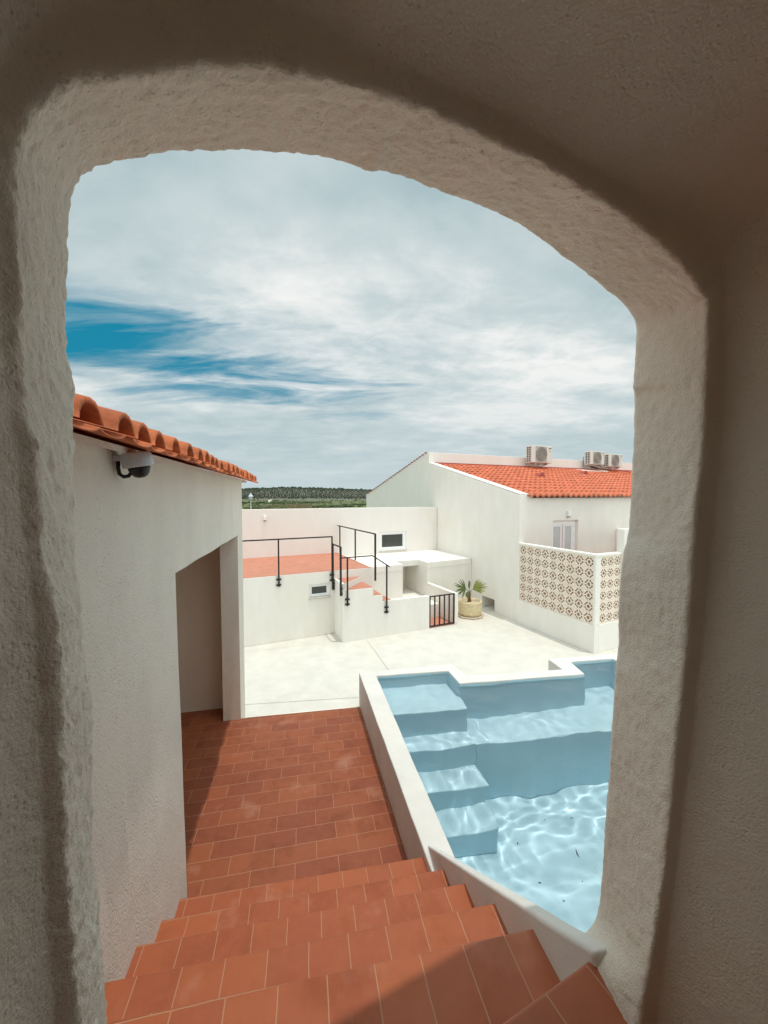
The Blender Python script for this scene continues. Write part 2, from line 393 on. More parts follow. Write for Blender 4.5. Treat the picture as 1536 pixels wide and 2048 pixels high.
# ------------------------------------------------------------------ terrain beyond the village
mb = MB()
nx, ny = 60, 44
def gz(x, y):
    return -6.2 + 1.1*noise.noise(Vector((x*0.012, y*0.012, 0.3))) - 0.0012*max(0, y-700)
xs = [-2600+ i*5200/nx for i in range(nx+1)]; ys = [-900 + 3500*(j/ny)**1.5 for j in range(ny+1)]
mb.v = [(x, y, gz(x, y) if y > 60 or abs(x) > 60 else -6.2) for y in ys for x in xs]
for j in range(ny):
    for i in range(nx): mb.f.append((j*(nx+1)+i, j*(nx+1)+i+1, (j+1)*(nx+1)+i+1, (j+1)*(nx+1)+i)); mb.mi.append(0)
tag(mb.build('ground', M['field'], smooth=True), kind='structure')
def hz(x, y):
    px_ = 768 + F*x/max(y, 1)
    rid = 10.5*math.exp(-((y-640)/105.0)**2)
    pr = [(200, 6), (480, 8), (560, 10.8), (620, 10.6), (680, 8.8), (740, 7.6), (800, 5.5), (1000, 4), (1500, 8)]
    hgt = pr[0][1]
    for (a, ha), (b, hb) in zip(pr, pr[1:]):
        if a <= px_ <= b: t = (px_-a)/(b-a); t = t*t*(3-2*t); hgt = ha + (hb-ha)*t
        elif px_ > b: hgt = hb
    return -7.2 + (hgt+7.2+0.6*noise.noise(Vector((x*0.02, y*0.02, 4))))*math.exp(-((y-640)/120.0)**2)
mb = MB(); hx = [-700+i*8 for i in range(176)]; hy = [400+j*12 for j in range(45)]
mb.v = [(x, y, hz(x, y)) for y in hy for x in hx]
for j in range(len(hy)-1):
    for i in range(len(hx)-1): k = j*len(hx)+i; mb.f.append((k, k+1, k+len(hx)+1, k+len(hx))); mb.mi.append(0)
tag(mb.build('hill', M['hill'], smooth=True), kind='structure')
def blob(mb, c, r, n=6, sq=0.85):
    i = len(mb.v); rings = 3
    mb.v.append((c[0], c[1], c[2]+r*sq))
    for a in (0.35, 0.62, 0.9):
        th = a*math.pi
        for k in range(n):
            q = r*(0.78+0.44*random.random()); ph = 2*math.pi*(k+0.5*random.random())/n
            mb.v.append((c[0]+q*math.sin(th)*math.cos(ph), c[1]+q*math.sin(th)*math.sin(ph), c[2]+q*sq*math.cos(th)))
    for k in range(n): mb.f.append((i, i+1+k, i+1+(k+1) % n)); mb.mi.append(0)
    for rr_ in range(2):
        for k in range(n):
            a = i+1+rr_*n; mb.f.append((a+k, a+n+k, a+n+(k+1) % n, a+(k+1) % n)); mb.mi.append(0)
mb = MB()
for row in range(-78, 10):
    for j in range(27):
        y = 470 + j*7.0 + random.uniform(-.8, .8); x = row*4.6 + (j-12)*0.55 + random.uniform(-.5, .5)
        if abs(x/y) > 0.42: continue
        blob(mb, (x, y, hz(x, y)+1.1), random.uniform(0.8, 1.35), 5)
for i in range(70):
    y = 640+random.uniform(-20, 15); x = random.uniform(-260, 10)
    blob(mb, (x, y, hz(x, y)+1.3), random.uniform(1.2, 2.3), 6, 1.1)
tag(mb.build('olive_grove', M['tree']), 'far-off olive trees planted in rows over the grey green hill', 'trees', kind='stuff')
mb = MB(); mb2 = MB()
for i in range(1500):
    y = 130 + 360*random.random()**1.2; x = y*random.uniform(-0.42, 0.02)
    cl_ = noise.noise(Vector((x*0.02, y*0.035, 9)))
    if cl_ < -0.05: continue
    blob(mb, (x, y, gz(x, y)+0.2), random.uniform(0.4, 1.5)*(1+cl_), 5, 0.6)
for i in range(260):
    y = random.uniform(125, 230); a = random.gauss(-0.235, 0.03); x = a*y
    blob(mb2, (x, y, gz(x, y)+0.3), random.uniform(0.3, 1.0), 5, 0.9)
for i in range(80):
    y = random.uniform(125, 180); a = random.gauss(-0.235, 0.02); x = a*y; h = random.uniform(1.2, 3.2)
    p = Vector((x, y, gz(x, y))); mb2.tube([p, p+Vector((random.uniform(-.4, .4), 0, h))], [0.07, 0.02], 4)
tag(mb.build('field_bushes', M['bush']), 'low green bushes scattered over the field below the hill', 'bushes', kind='stuff')
tag(mb2.build('dry_brush', M['brush']), 'brown dry brush at the middle of the green field', 'brush', kind='stuff')
# little white hut in the field
p = Vector((-0.297*300, 300, gz(-89, 300)))
t = thing('field_hut', p, 'tiny white hut standing alone in the green field', 'hut')
MB().box(W0, p.x-1.0, p.x+1.0, p.y-1, p.y+1, p.z-.3, p.z+1.7).build('wall', M['white'], t)
mb = MB(); mb.prism([Vector((p.x-1.2, p.y-1.2, 0)), Vector((p.x+1.2, p.y-1.2, 0)), Vector((p.x+1.2, p.y+1.2, 0)), Vector((p.x-1.2, p.y+1.2, 0))], p.z+1.72, [p.z+1.85, p.z+1.85, p.z+2.3, p.z+2.3])
mb.build('roof', M['white'], t)
# lamp standing beyond the back wall
d = ray(502, 1018); k = 22.0/d.y; p = d*k; top = ray(502, 985)*(22.0/ray(502, 985).y)
t = thing('street_lamp', (p.x, p.y, -6.2), 'pale street lamp with conical lantern beyond the back wall', 'street lamp')
MB().tube([(p.x, p.y, -6.2), (p.x, p.y, -3.0), (p.x, p.y, top.z-.45)], [0.04, 0.03, 0.02], 10).build('pole', M['acwhite'], t, smooth=True)
MB().lathe((p.x, p.y, top.z-.45), [(0.03, 0), (0.07, 0.02), (0.11, 0.10), (0.10, 0.20), (0.03, 0.21)], 12, True).build('lantern', M['curtain'], t)
MB().lathe((p.x, p.y, top.z-.45), [(0.14, 0.20), (0.15, 0.22), (0.08, 0.31), (0.05, 0.33), (0.04, 0.40), (0.012, 0.44)], 16, True).build('shade', M['camgrey'], t)

# ------------------------------------------------------------------ courtyard paving (hole for the pool)
OUT = [(.56, 4.14), (1.653, 4.135), (1.70, 3.835), (2.82, 3.765), (2.825, 4.035), (3.92, 4.00), (3.98, 1.20), (.665, 0.50)]
INN = [(.737, 4.03), (1.545, 3.99), (1.555, 3.69), (2.985, 3.62), (3.04, 3.925), (3.60, 3.90), (3.82, 1.30), (.80, 0.62)]
hole = [((L.p(u, v)).dot(C.u), (L.p(u, v)).dot(C.v)) for u, v in [(.60, 4.09), (1.60, 4.07), (1.64, 3.78), (2.88, 3.70), (2.90, 3.98), (3.86, 3.95), (3.90, 1.25), (.70, 0.55)]]
mb = MB(); mb.plate(pz(C), [[(-9, -5), (19, -5), (19, 11.0), (-9, 11.0)], hole], ZC, ZC-0.25)
mb.cur = 1
def strip(pts, w=0.012, z=ZC+0.004):
    for a, b in zip(pts, pts[1:]):
        n = (b-a).normalized().cross(Vector((0, 0, 1)))*w/2
        mb.face([(a-n)+Vector((0, 0, z)), (b-n)+Vector((0, 0, z)), (b+n)+Vector((0, 0, z)), (a+n)+Vector((0, 0, z))])
strip([C.p(3.00, 7.50), C.p(2.94, 6.9), C.p(2.84, 6.12), C.p(2.70, 4.6)])
strip([C.p(0.30, 5.95), C.p(2.05, 5.40)], 0.007)
strip([C.p(0.30, 7.95), C.p(2.45, 7.70)], 0.004)
tag(mb.build('paving', [M['paving'], M['joint']]), kind='structure')

# ------------------------------------------------------------------ pool
pool = thing('swimming_pool', L.p(2.2, 2.4, ZC), 'pale blue swimming pool with raised white rim beside the tiled landing', 'pool')
PT = -1.962
mb = MB(); n = len(OUT)
sub = []
for k in range(n):
    j = (k+1) % n; so_ = max(1, int((Vector(OUT[j])-Vector(OUT[k])).length/0.12))
    for q in range(so_):
        t_ = q/so_
        o_ = Vector(OUT[k]).lerp(Vector(OUT[j]), t_); i_ = Vector(INN[k]).lerp(Vector(INN[j]), t_)
        w = 0.0035*noise.noise(Vector((o_.x*6, o_.y*6, 1))) if q else 0
        sub.append((L.p(o_.x+w, o_.y+w), L.p(i_.x-w, i_.y-w), PT+0.004*noise.noise(Vector((o_.x*4, o_.y*4, 5)))))
m = len(sub)
rings = [[(o.x, o.y, ZC-.2) for o, i, z in sub], [(o.x, o.y, z) for o, i, z in sub], [(i.x, i.y, z) for o, i, z in sub], [(i.x, i.y, -1.984) for o, i, z in sub]]
for rg in rings: mb.v += rg
for r_ in range(3):
    for k in range(m):
        j = (k+1) % m; mb.f.append((r_*m+k, r_*m+j, (r_+1)*m+j, (r_+1)*m+k)); mb.mi.append(0)
mb.build('rim_wall', M['coping'], pool, bevel=0.009, seg=3)
FZ = -3.60
STEP = [(3.51, -2.235), (3.30, -2.66), (3.09, -3.0), (2.87, -3.30)]
mb = MB()
inn = [L.p(u, v) for u, v in INN]
for k in range(len(inn)):
    a, b = inn[k], inn[(k+1) % len(inn)]
    mb.face([(a.x, a.y, FZ), (b.x, b.y, FZ), (b.x, b.y, -1.975), (a.x, a.y, -1.975)])
mb.plate(lambda a, b, t: Vector((a, b, t)), [[(p.x, p.y) for p in inn]], FZ, FZ-0.1)
# thin visible paint band above the water
basin = mb.build('basin', M['pool'], pool)
basin.cycles.is_caustics_receiver = True
prev = 4.1
UR = 1.56
for v, z in STEP:
    mb = MB(); mb.prism([L.p(.74, v+.015), L.p(UR, v-.03), L.p(UR, prev+.02), L.p(.70, prev+.02)], FZ+.002, z)
    s_ = mb.build('step', M['pool'], pool, bevel=0.012); s_.cycles.is_caustics_receiver = True
    prev = v + 0.0
mb = MB(); mb.prism([L.p(UR+.003, 3.285), L.p(3.86, 3.14), L.p(3.86, 4.0), L.p(UR+.003, 4.0)], FZ+.003, -2.70)
s_ = mb.build('bench', M['pool'], pool, bevel=0.012); s_.cycles.is_caustics_receiver = True
# debris lying on the pool floor
random.seed(3)
for i in range(9):
    x, y = [(0, 0), (0, 0), (1040, 1690), (1090, 1650), (1150, 1640), (1165, 1765), (1080, 1760), (1130, 1800), (1010, 1640)][i]
    if i == 0: x, y = 1059, 1588
    if i == 1: x, y = 1158, 1711
    # apparent position -> refracted point
    d = ray(x, y).normalized(); p0 = d*(-2.02/d.z); c_ = -d.z; r_ = 1/1.33
    tt = d*r_ + Vector((0, 0, 1))*(r_*c_-math.sqrt(1-r_*r_*(1-c_*c_)))
    q = p0 + tt*((FZ+.004-p0.z)/tt.z)
    mb = MB(); a = random.uniform(0, 3.1); s = random.uniform(.006, .012) if i > 1 else 0.02
    e = Vector((math.cos(a), math.sin(a), 0))*s; f_ = Vector((-math.sin(a), math.cos(a), 0))*s*.25
    mb.tube([q-e, q+f_, q+e+f_*.4], [0.002, 0.005, 0.002], 5)
    tag(mb.build('leaf_scrap', M['wet']), ('curled dark leaf scrap on the pool floor just below the underwater bench' if i == 0 else 'larger dark leaf scrap alone on the open pool floor' if i == 1 else 'tiny dark speck on the pool floor, ' + ['beside the lowest underwater step', 'midway between lowest step and right jamb', 'farthest right of the specks below the bench', 'close to the right jamb below the large scrap', 'just above the middle of the sloping parapet', 'nearest to the foot of the right jamb', 'nearest to the corner of the lowest step'][i-2]), 'leaf', 'leaf scraps on the pool floor')
# water
def inside(u, v, poly):
    c = False; j = len(poly)-1
    for i in range(len(poly)):
        (a, b), (e, f_) = poly[i], poly[j]
        if (b > v) != (f_ > v) and u < (e-a)*(v-b)/(f_-b)+a: c = not c
        j = i
    return c
cx_, cy_ = 2.2, 2.4
big = [(u+(.02 if u > cx_ else -.02), v+(.02 if v > cy_ else -.02)) for u, v in INN]
H = 0.0090; NU, NV = int(3.25/H), int(3.6/H)
def wave(u, v):
    q = Vector((u, v*1.15, 0)); w = Vector((noise.noise(q*1.3+Vector((3, 1, 7))), noise.noise(q*1.3+Vector((9, 4, 2))), 0))*.12
    s_ = max(0.0, min(1.0, (v-2.45)/.95)); sh = s_ if u < 1.75 else min(s_, .45)
    q = q + w
    return (.0085*noise.noise(q*1.9) + .0044*(1+.4*sh)*noise.noise(q*4.0+Vector((4, 8, 1))) + .0009*(1+1.9*sh)*noise.noise(q*9.0+Vector((1, 2, 6))))
mb = MB(); idx = {}
for j in range(NV+1):
    for i in range(NU+1):
        u, v = .68+i*H, .52+j*H; q = L.p(u, v, -2.00+wave(u, v)); mb.v.append(tuple(q))
for j in range(NV):
    for i in range(NU):
        if inside(.68+(i+.5)*H, .52+(j+.5)*H, big):
            k = j*(NU+1)+i; mb.f.append((k, k+1, k+NU+2, k+NU+1)); mb.mi.append(0)
bm = None
water = mb.build('water', M['water'], smooth=True, recalc=False)
tag(water, kind='structure'); water.cycles.is_caustics_caster = True
me = water.data; bm = bmesh.new(); bm.from_mesh(me); bmesh.ops.delete(bm, geom=[v for v in bm.verts if not v.link_faces], context='VERTS'); bm.to_mesh(me); bm.free()

# ------------------------------------------------------------------ landing, stairs, sloping parapet
mb = MB(); mb.cur = 0
mb.prism([L.p(-2.6, 1.9), L.p(.64, 1.9), L.p(.60, 4.062), L.p(-.66, 4.098), L.p(-.72, 4.105), L.p(-.72, 4.40), L.p(-2.6, 4.40)], ZC+.002, ZL)
lo = mb.build('landing', [M['tile'], M['white']])
for pf in lo.data.polygons:
    if abs(pf.normal.z) < .5: pf.material_index = 1
tag(lo, kind='structure')
mb = MB(); mb.prism([L.p(-.64, 4.098), L.p(.60, 4.062), L.p(.60, 4.078), L.p(-.64, 4.114)], ZL-.06, ZL+.003)
mb.build('edge_strip', M['ledge_line'], lo)
stairs = thing('staircase', L.p(0, 1.3, ZL), 'terracotta tiled stairs descending from the archway to the landing', 'stairs')
NOS = [(1.974, -2.012, -2.165), (1.722, -1.838, 0), (1.471, -1.651, 0), (1.216, -1.463, 0), (.981, -1.286, 0)]
# first step down lies just above the landing
vs = [n_[0] for n_ in NOS] + [0.45]; 
mats = [M['tread'], M['riser']]
for k, (v, z, _) in enumerate(NOS):
    mb = MB(); b_v = vs[k+1]-.02
    mb.prism([L.p(-.75, b_v-(.0 if k < 4 else .2)), L.p(.662, b_v), L.p(.662, v), L.p(-.75, v+.03)], ZL-.4+.002*k, z)
    o = mb.build('step', mats, stairs, bevel=0.012, seg=3)
    for pf in o.data.polygons:
        if abs(pf.normal.z) < .5: pf.material_index = 1
mb = MB(); mb.prism([L.p(-.75, 1.9), L.p(.64, 1.9), L.p(.64, 2.03), L.p(-.75, 2.06)], ZL-.3, ZL+.0035)
# passage floor (topmost level, turned with the passage)
mb = MB(); mb.prism([C.p(-.45, -2.75), C.p(1.25, -2.75), C.p(1.25, .30), C.p(.83, .592), C.p(-.45, .592)], -1.5, -1.107)
o = mb.build('passage_floor', [M['tilec'], M['riser']], None, bevel=0.012, seg=3); tag(o, kind='structure')
for pf in o.data.polygons:
    if abs(pf.normal.z) < .5: pf.material_index = 1
# sloping parapet along the stairs
mb = MB(); segs = 24
ra, rb, rc, rd = [], [], [], []
for k in range(segs+1):
    t_ = k/segs; v = 1.985 + (.735-1.985)*t_
    z = -1.958 + (.888/1.24)*(1.985-v) + 0.004*noise.noise(Vector((v*5, 0, 0)))
    u0 = .650 + 0.004*noise.noise(Vector((v*6, 2, 0))); u1 = .722 - .014*t_ + 0.004*noise.noise(Vector((v*6, 5, 0)))
    vv = v - .0
    ra.append(L.p(u0, v, -3.0)); rb.append(L.p(u0, v, z)); rc.append(L.p(u1, v-.05*(1-t_)+.0, z-.004)); rd.append(L.p(u1, v-.05*(1-t_), -2.6))
for rg in (ra, rb, rc, rd): mb.v += [tuple(p) for p in rg]
for r_ in range(3):
    for k in range(segs): a = r_*(segs+1)+k; mb.f.append((a, a+1, a+segs+2, a+segs+1)); mb.mi.append(0)
for e in (0, segs): mb.f.append(tuple(r_*(segs+1)+e for r_ in range(4))); mb.mi.append(0)
tag(mb.build('stair_parapet', M['coping'], bevel=0.014, seg=3), 'sloping white parapet between the terracotta stairs and the pool', 'parapet')

# ------------------------------------------------------------------ building on the left
lb = thing('left_building', B.p(-.9, 2.6, ZL), 'rough white building with door opening and barrel tile eaves on the left', 'building')
def rough_line(a, b, n, amp, seed):
    out = []
    for k in range(n):
        t_ = k/n; x = a[0]+(b[0]-a[0])*t_; y = a[1]+(b[1]-a[1])*t_
        w = amp*noise.noise(Vector((x*3+seed, y*3, seed))) if k else 0
        d_ = Vector((b[0]-a[0], b[1]-a[1])).normalized(); out.append((x-d_.y*w, y+d_.x*w))
    return out
WU = -.59
outl = [(.78, -3.1), (2.12, -3.1), (2.20, ZL)]
# outline (v,z) with the door notch open at the bottom
o1 = [(.78, -3.1)] + [(2.14, -3.1)] + rough_line((2.14, ZL-.02), (2.06, -.385), 12, .012, 2) + rough_line((2.06, -.385), (4.09, -.405), 10, .010, 5) + rough_line((4.09, -.405), (4.10, ZL-.05), 10, .012, 8) + [(4.10, -3.1), (4.43, -3.1), (4.43, .155), (.78, .155)]
mb = MB(); mb.plate(pu(B), [o1], WU, WU-.17)
mb.build('front_wall', M['whitewall'], lb, bevel=0.012, seg=3)
mb = MB(); mb.box(B, -2.6, WU-.002, 4.36, 4.428, -3.1, .15); mb.box(B, -2.6, -2.5, .78, 4.36, -3.1, .5); mb.box(B, -2.5, WU-.171, 1.75, 1.86, -3.1, .1)
mb.build('inner_wall', M['stucco'], lb)
mb = MB(); mb.box(B, -2.5, WU-.171, 1.86, 4.36, -.02, .08); mb.build('ceiling', M['stucco'], lb)
# roof of barrel tiles
SL = math.tan(R(15))
def halfpipe(mb, cv, u_a, u_b, r0, r1, z0, up, th=.014, n=9):
    # shell from eave end u_a to upper end u_b (u decreasing), arc up or down
    i = len(mb.v)
    for (u, r) in ((u_a, r0), (u_b, r1)):
        zc = z0 + (u_a-u)*SL
        for rr_ in (r, r-th):
            for k in range(n):
                a = math.pi*k/(n-1)
                mb.v.append(tuple(B.p(u, cv+rr_*math.cos(a), zc + (rr_*math.sin(a)*.92 if up else -rr_*math.sin(a)*.22))))
    def q(e, s, k): return i + e*2*n + s*n + k
    for k in range(n-1):
        for f in ((q(0,0,k), q(0,0,k+1), q(1,0,k+1), q(1,0,k)), (q(0,1,k+1), q(0,1,k), q(1,1,k), q(1,1,k+1)), (q(0,0,k), q(0,1,k), q(0,1,k+1), q(0,0,k+1)), (q(1,0,k+1), q(1,1,k+1), q(1,1,k), q(1,0,k))):
            mb.f.append(f); mb.mi.append(0)
    for k in (0, n-1): mb.f.append((q(0,0,k), q(1,0,k), q(1,1,k), q(0,1,k))); mb.mi.append(0)
mb = MB(); random.seed(5)
PITCHV = .163
for k in range(26):
    v = .70 + k*PITCHV
    for c_ in range(3):
        ju, jv, jz = random.uniform(-.012, .012), random.uniform(-.007, .007), random.uniform(-.004, .004)
        ua = -.462 - c_*.40 + ju
        halfpipe(mb, v+jv, ua, ua-.45, .062, .052, .168+c_*.40*SL+.004*c_+jz, True)
        halfpipe(mb, v+PITCHV/2+jv, ua+.012, ua-.45, .078, .068, .160+c_*.40*SL+jz, False)
mb.build('roof', M['rooftile'], lb, smooth=True, recalc=False)
mb = MB(); mb.plate(pv(B), [[(-.54, .155), (-2.6, .155), (-2.6, .155+2.06*SL), (-.54, .135)]], .70, 4.45); mb.build('roof_bed', M['whitewall'], lb)

# dome camera under the eaves
dc = B.p(-.522, 1.455, .100)
t = thing('security_camera', B.p(WU, 1.36, .06), 'grey dome security camera fixed under the tiled eaves', 'security camera')
ax = (Vector((0, 0, 1))*.96 + B.v*-.10 + B.u*-.16).normalized()
def cyl(mb, c, ax_, prof, n=28):
    a = ax_.cross(B.v).normalized(); b = ax_.cross(a).normalized(); rings = []
    for r, h in prof:
        rings.append(len(mb.v)); mb.v += [tuple(c+ax_*h+(a*math.cos(2*math.pi*j/n)+b*math.sin(2*math.pi*j/n))*r) for j in range(n)]
    for k in range(len(rings)-1):
        for j in range(n): q = (j+1) % n; mb.f.append((rings[k]+j, rings[k]+q, rings[k+1]+q, rings[k+1]+j)); mb.mi.append(0)
    mb.f.append(tuple(rings[0]+j for j in range(n))); mb.f.append(tuple(rings[-1]+j for j in reversed(range(n)))); mb.mi += [0, 0]
cyl(mb := MB(), dc, ax, [(.044, -.006), (.048, 0), (.046, .036), (.040, .044)]); mb.build('housing', M['camgrey'], t, smooth=False, bevel=.003)
cyl(mb := MB(), dc, ax, [(.008, -.042), (.020, -.037), (.028, -.026), (.033, -.012), (.034, -.0065)]); mb.build('dome', M['black'], t, smooth=True)
mb = MB(); mb.tube([B.p(WU+.008, 1.452, .125), B.p(WU+.010, 1.446, .09), B.p(WU+.014, 1.444, .070), B.p(WU+.022, 1.455, .061), B.p(WU+.034, 1.462, .064), B.p(WU+.05, 1.46, .082)], .0065, 8)
mb.build('cable', M['black'], t, smooth=True)
mb = MB(); mb.box(B, WU, WU+.03, 1.43, 1.48, .112, .132); mb.build('mount', M['camgrey'], t, bevel=.003)

# ------------------------------------------------------------------ archway and vaulted passage round the viewer
def px_line(lst, V): return [Vector(hitv(x, y, C, V)) for x, y in lst]
def resample(pts, n, rough=True):
    d = [0]
    for a, b in zip(pts, pts[1:]): d.append(d[-1]+(b-a).length)
    out = []; k = 0
    for i in range(n):
        s = d[-1]*i/(n-1)
        while k < len(d)-2 and d[k+1] < s: k += 1
        seg = d[k+1]-d[k]; t_ = (s-d[k])/seg if seg else 0
        p0 = pts[max(0, k-1)]; p1 = pts[k]; p2 = pts[k+1]; p3 = pts[min(len(pts)-1, k+2)]
        q = 0.5*((2*p1) + (p2-p0)*t_ + (2*p0-5*p1+4*p2-p3)*t_*t_ + (3*p1-p0-3*p2+p3)*t_**3)
        out.append(q if seg > 0.02 else p1.lerp(p2, t_))
    return out
VO, VN = .63, .455
r0 = (px_line([(215, 2110), (213, 1990), (204, 1880), (196, 1780), (188, 1680), (184, 1560), (185, 1470), (182, 1400), (170, 1300), (163, 1240), (157, 1180), (151, 1110), (150, 980), (151, 860), (147, 770), (141, 730), (133, 690), (131, 600), (133, 520), (133, 460), (138, 415), (148, 372)], VO),
      px_line([(148, 372), (165, 350), (205, 329), (262, 318), (330, 306), (400, 301), (470, 298), (540, 301), (600, 307), (660, 317), (722, 334), (742, 342), (760, 340), (800, 350), (850, 368), (900, 388), (950, 406), (1000, 428), (1050, 455), (1085, 478), (1130, 512), (1170, 540), (1215, 577), (1245, 602), (1268, 630)], VO),
      px_line([(1268, 630), (1277, 655), (1273, 720), (1269, 775), (1273, 785), (1271, 860), (1267, 950), (1264, 1020), (1259, 1070), (1249, 1110), (1243, 1160), (1240, 1230), (1240, 1290), (1234, 1340), (1230, 1400), (1226, 1480), (1221, 1560), (1214, 1640), (1210, 1720), (1205, 1790), (1199, 1835), (1190, 1856), (1175, 1874), (1162, 1894), (1155, 1920), (1150, 1965)], VO))
r1 = (px_line([(165, 2110), (160, 2020), (157, 1930), (146, 1800), (137, 1650), (124, 1500), (118, 1350), (110, 1220), (92, 1130), (84, 1020), (72, 900), (50, 820), (42, 700), (46, 560), (38, 450), (30, 360), (38, 285)], VN),
      px_line([(38, 285), (80, 215), (150, 170), (260, 145), (400, 132), (520, 132), (640, 150), (760, 185), (880, 235), (1000, 290), (1120, 352), (1240, 425), (1330, 495), (1380, 545), (1414, 600)], VN),
      px_line([(1414, 600), (1413, 700), (1408, 800), (1402, 900), (1390, 1040), (1378, 1200), (1364, 1350), (1349, 1500), (1335, 1640), (1320, 1780), (1301, 1900), (1279, 2030), (1272, 2075)], VN))
r2 = (px_line([(88, 2110), (80, 2000), (66, 1750), (52, 1500), (46, 1250), (30, 1050), (5, 850), (-20, 600), (-45, 350), (-60, 120)], .438),
      px_line([(-60, 120), (40, 0), (200, -80), (400, -95), (600, -20), (740, 62), (860, 125), (1000, 190), (1150, 280), (1280, 350), (1400, 420), (1462, 480)], .438),
      px_line([(1462, 480), (1472, 600), (1468, 800), (1450, 1000), (1425, 1250), (1395, 1500), (1365, 1750), (1335, 2000), (1326, 2080)], .438))
N1, N2, N3 = 200, 320, 240
def ring(seg3, V):
    a, b, c = resample(seg3[0], N1), resample(seg3[1], N2), resample(seg3[2], N3)
    a = [Vector((a[0].x, -1.25))] + a; c = c + [Vector((c[-1].x, -1.25))]
    pts = a + b[1:] + c[1:]
    return [(q.x, V, q.y) for q in pts]
A0, A1, A2 = ring(r0, VO), ring(r1, VN), ring(r2, .438)
def offs(rg, V, du, dzz, s=0.0):
    out = []
    for k, (u, v, z) in enumerate(rg):
        cu = .35
        out.append((u + (du if u > cu else -du)*min(1, abs(u-cu)/.25), V, z + (dzz if z > .3 else 0) ))
    return out
def smooth_ring(rg, it):
    pts = [Vector(p) for p in rg]
    for _ in range(it):
        pts = [pts[0]] + [(pts[i-1]+pts[i]*2+pts[i+1])/4 for i in range(1, len(pts)-1)] + [pts[-1]]
    return [tuple(p) for p in pts]
A2 = smooth_ring(A2, 60)
A3 = smooth_ring(offs(A2, .36, .02, .02), 40); A4 = smooth_ring(offs(A2, .10, .05, .06), 60); A5 = smooth_ring(offs(A2, -.7, .07, .09), 60); A6 = offs(A5, -2.6, .0, .0)
keys = [A0, A1, A2, A3, A4, A5, A6]; subs = [36, 12, 10, 14, 16, 8]
rowsR = []
for a, b, n_ in zip(keys, keys[1:], subs):
    for k in range(n_):
        t_ = k/n_; rowsR.append([tuple(Vector(p).lerp(Vector(q), t_)) for p, q in zip(a, b)])
rowsR.append(A6)
npt = len(A0)
# round the arrises by smoothing across rows (twice), keep first rows
P2 = [[Vector(p) for p in rw] for rw in rowsR]
for _i in range(34):
    Q = [rw[:] for rw in P2]
    for r_ in range(4 if _i < 3 else 45, len(P2)-1):
        for k in range(npt): Q[r_][k] = (P2[r_-1][k]+P2[r_][k]*2+P2[r_+1][k])/4
    P2 = Q
# outer lip rolling onto the facade
lip = []
for e, (ov, oo) in enumerate(((.020, .034), (.016, .018), (.007, .006))):
    row = []
    for k in range(npt):
        a = P2[0][max(0, k-1)]; b = P2[0][min(npt-1, k+1)]; d_ = (b-a); nrm = Vector((-d_.z, 0, d_.x)).normalized()
        row.append(P2[0][k] + nrm*oo + Vector((0, ov, 0)))
    lip.append(row)
P2 = lip + P2
wp = []
for r_, rw in enumerate(P2):
    for k, q in enumerate(rw):
        w = C.p(q.x, q.y, q.z)
        # outward direction ~ away from the opening axis
        axp = C.p(.35, q.y, min(q.z, -.1)); n_ = (w-axp).normalized()
        f1 = noise.noise(w*9)*.0032 + noise.noise(w*24)*.0020 + noise.noise(w*60)*.0024 + noise.noise(w*130)*.0022
        fade = 1.0 if r_ < 40 else 0.55
        wp.append(w + n_*f1*fade)
mb = MB(); mb.v = [tuple(p) for p in wp]
nr = len(P2)
for r_ in range(nr-1):
    for k in range(npt-1):
        a = r_*npt+k; mb.f.append((a, a+npt, a+npt+1, a+1)); mb.mi.append(0)
mb.f.append(tuple((nr-1)*npt+k for k in range(npt))); mb.mi.append(0)
arch = thing('arched_passage', C.p(.35, .5, -1.107), 'rough plastered archway framing the whole view, opening onto the stairs', 'archway')
sh = mb.build('arch_lining', M['stucco'], arch, smooth=True, recalc=False)
# building mass round the passage (facade with the arched hole, sides, top, back)
hole_ = [(q.x, q.z) for q in P2[0]]
fac = [(3.6, .82), (-.56, .82), (-.56, -1.25)] + hole_ + [(3.6, -1.25)]
mb = MB(); mb.plate(pv(C), [fac], .648, .50)
mb.box(C, -.56, 3.6, .50, .640, -3.1, -1.2502)
mb.box(C, -.56, -.48, -2.8, .50, -3.1, .82); mb.box(C, 3.5, 3.6, -2.8, .50, -3.1, .82)
mb.box(C, -.48, 3.5, -2.8, .50, .74, .82); mb.box(C, -.48, 3.5, -2.8, -2.7, -3.1, .74)
mb.build('outer_wall', M['whitewall'], arch)

# ------------------------------------------------------------------ terrace block at the end of the courtyard
def window_unit(name, parent, place, a0, a1, b0, b1, depth_front, fw=.05, inward=1, sill=True, glass='glass'):
    """frame set back in its opening; place(a, b, t) with t growing into the wall"""
    w = thing_part(name, parent)
    return w
blk = thing('raised_terrace', C.p(2.0, 8.2, ZC), 'raised white terrace block topped with terracotta at the courtyard end', 'terrace')
PZ = -1.69
mb = MB(); mb.plate(pv(C), [[(-3.0, ZC), (3.43, ZC), (3.43, PZ-.001), (-3.0, PZ-.001)], rect(1.935, 2.405, -2.235, -1.955)], 8.2, 8.36)
mb.build('front_wall', M['white'], blk, bevel=.01)
mb = MB(); mb.box(C, -3.0, 3.40, 8.36, 10.80, PZ-.2, PZ); mb.box(C, -2.9, 3.43, 8.212, 8.362, PZ-.0005, PZ+.0005); mb.build('tiled_floor', M['terrace'], blk)
mb = MB(); mb.box(C, 3.40, 3.43, 8.362, 10.8, -2.9, PZ+.001); mb.build('side_wall', M['white'], blk)
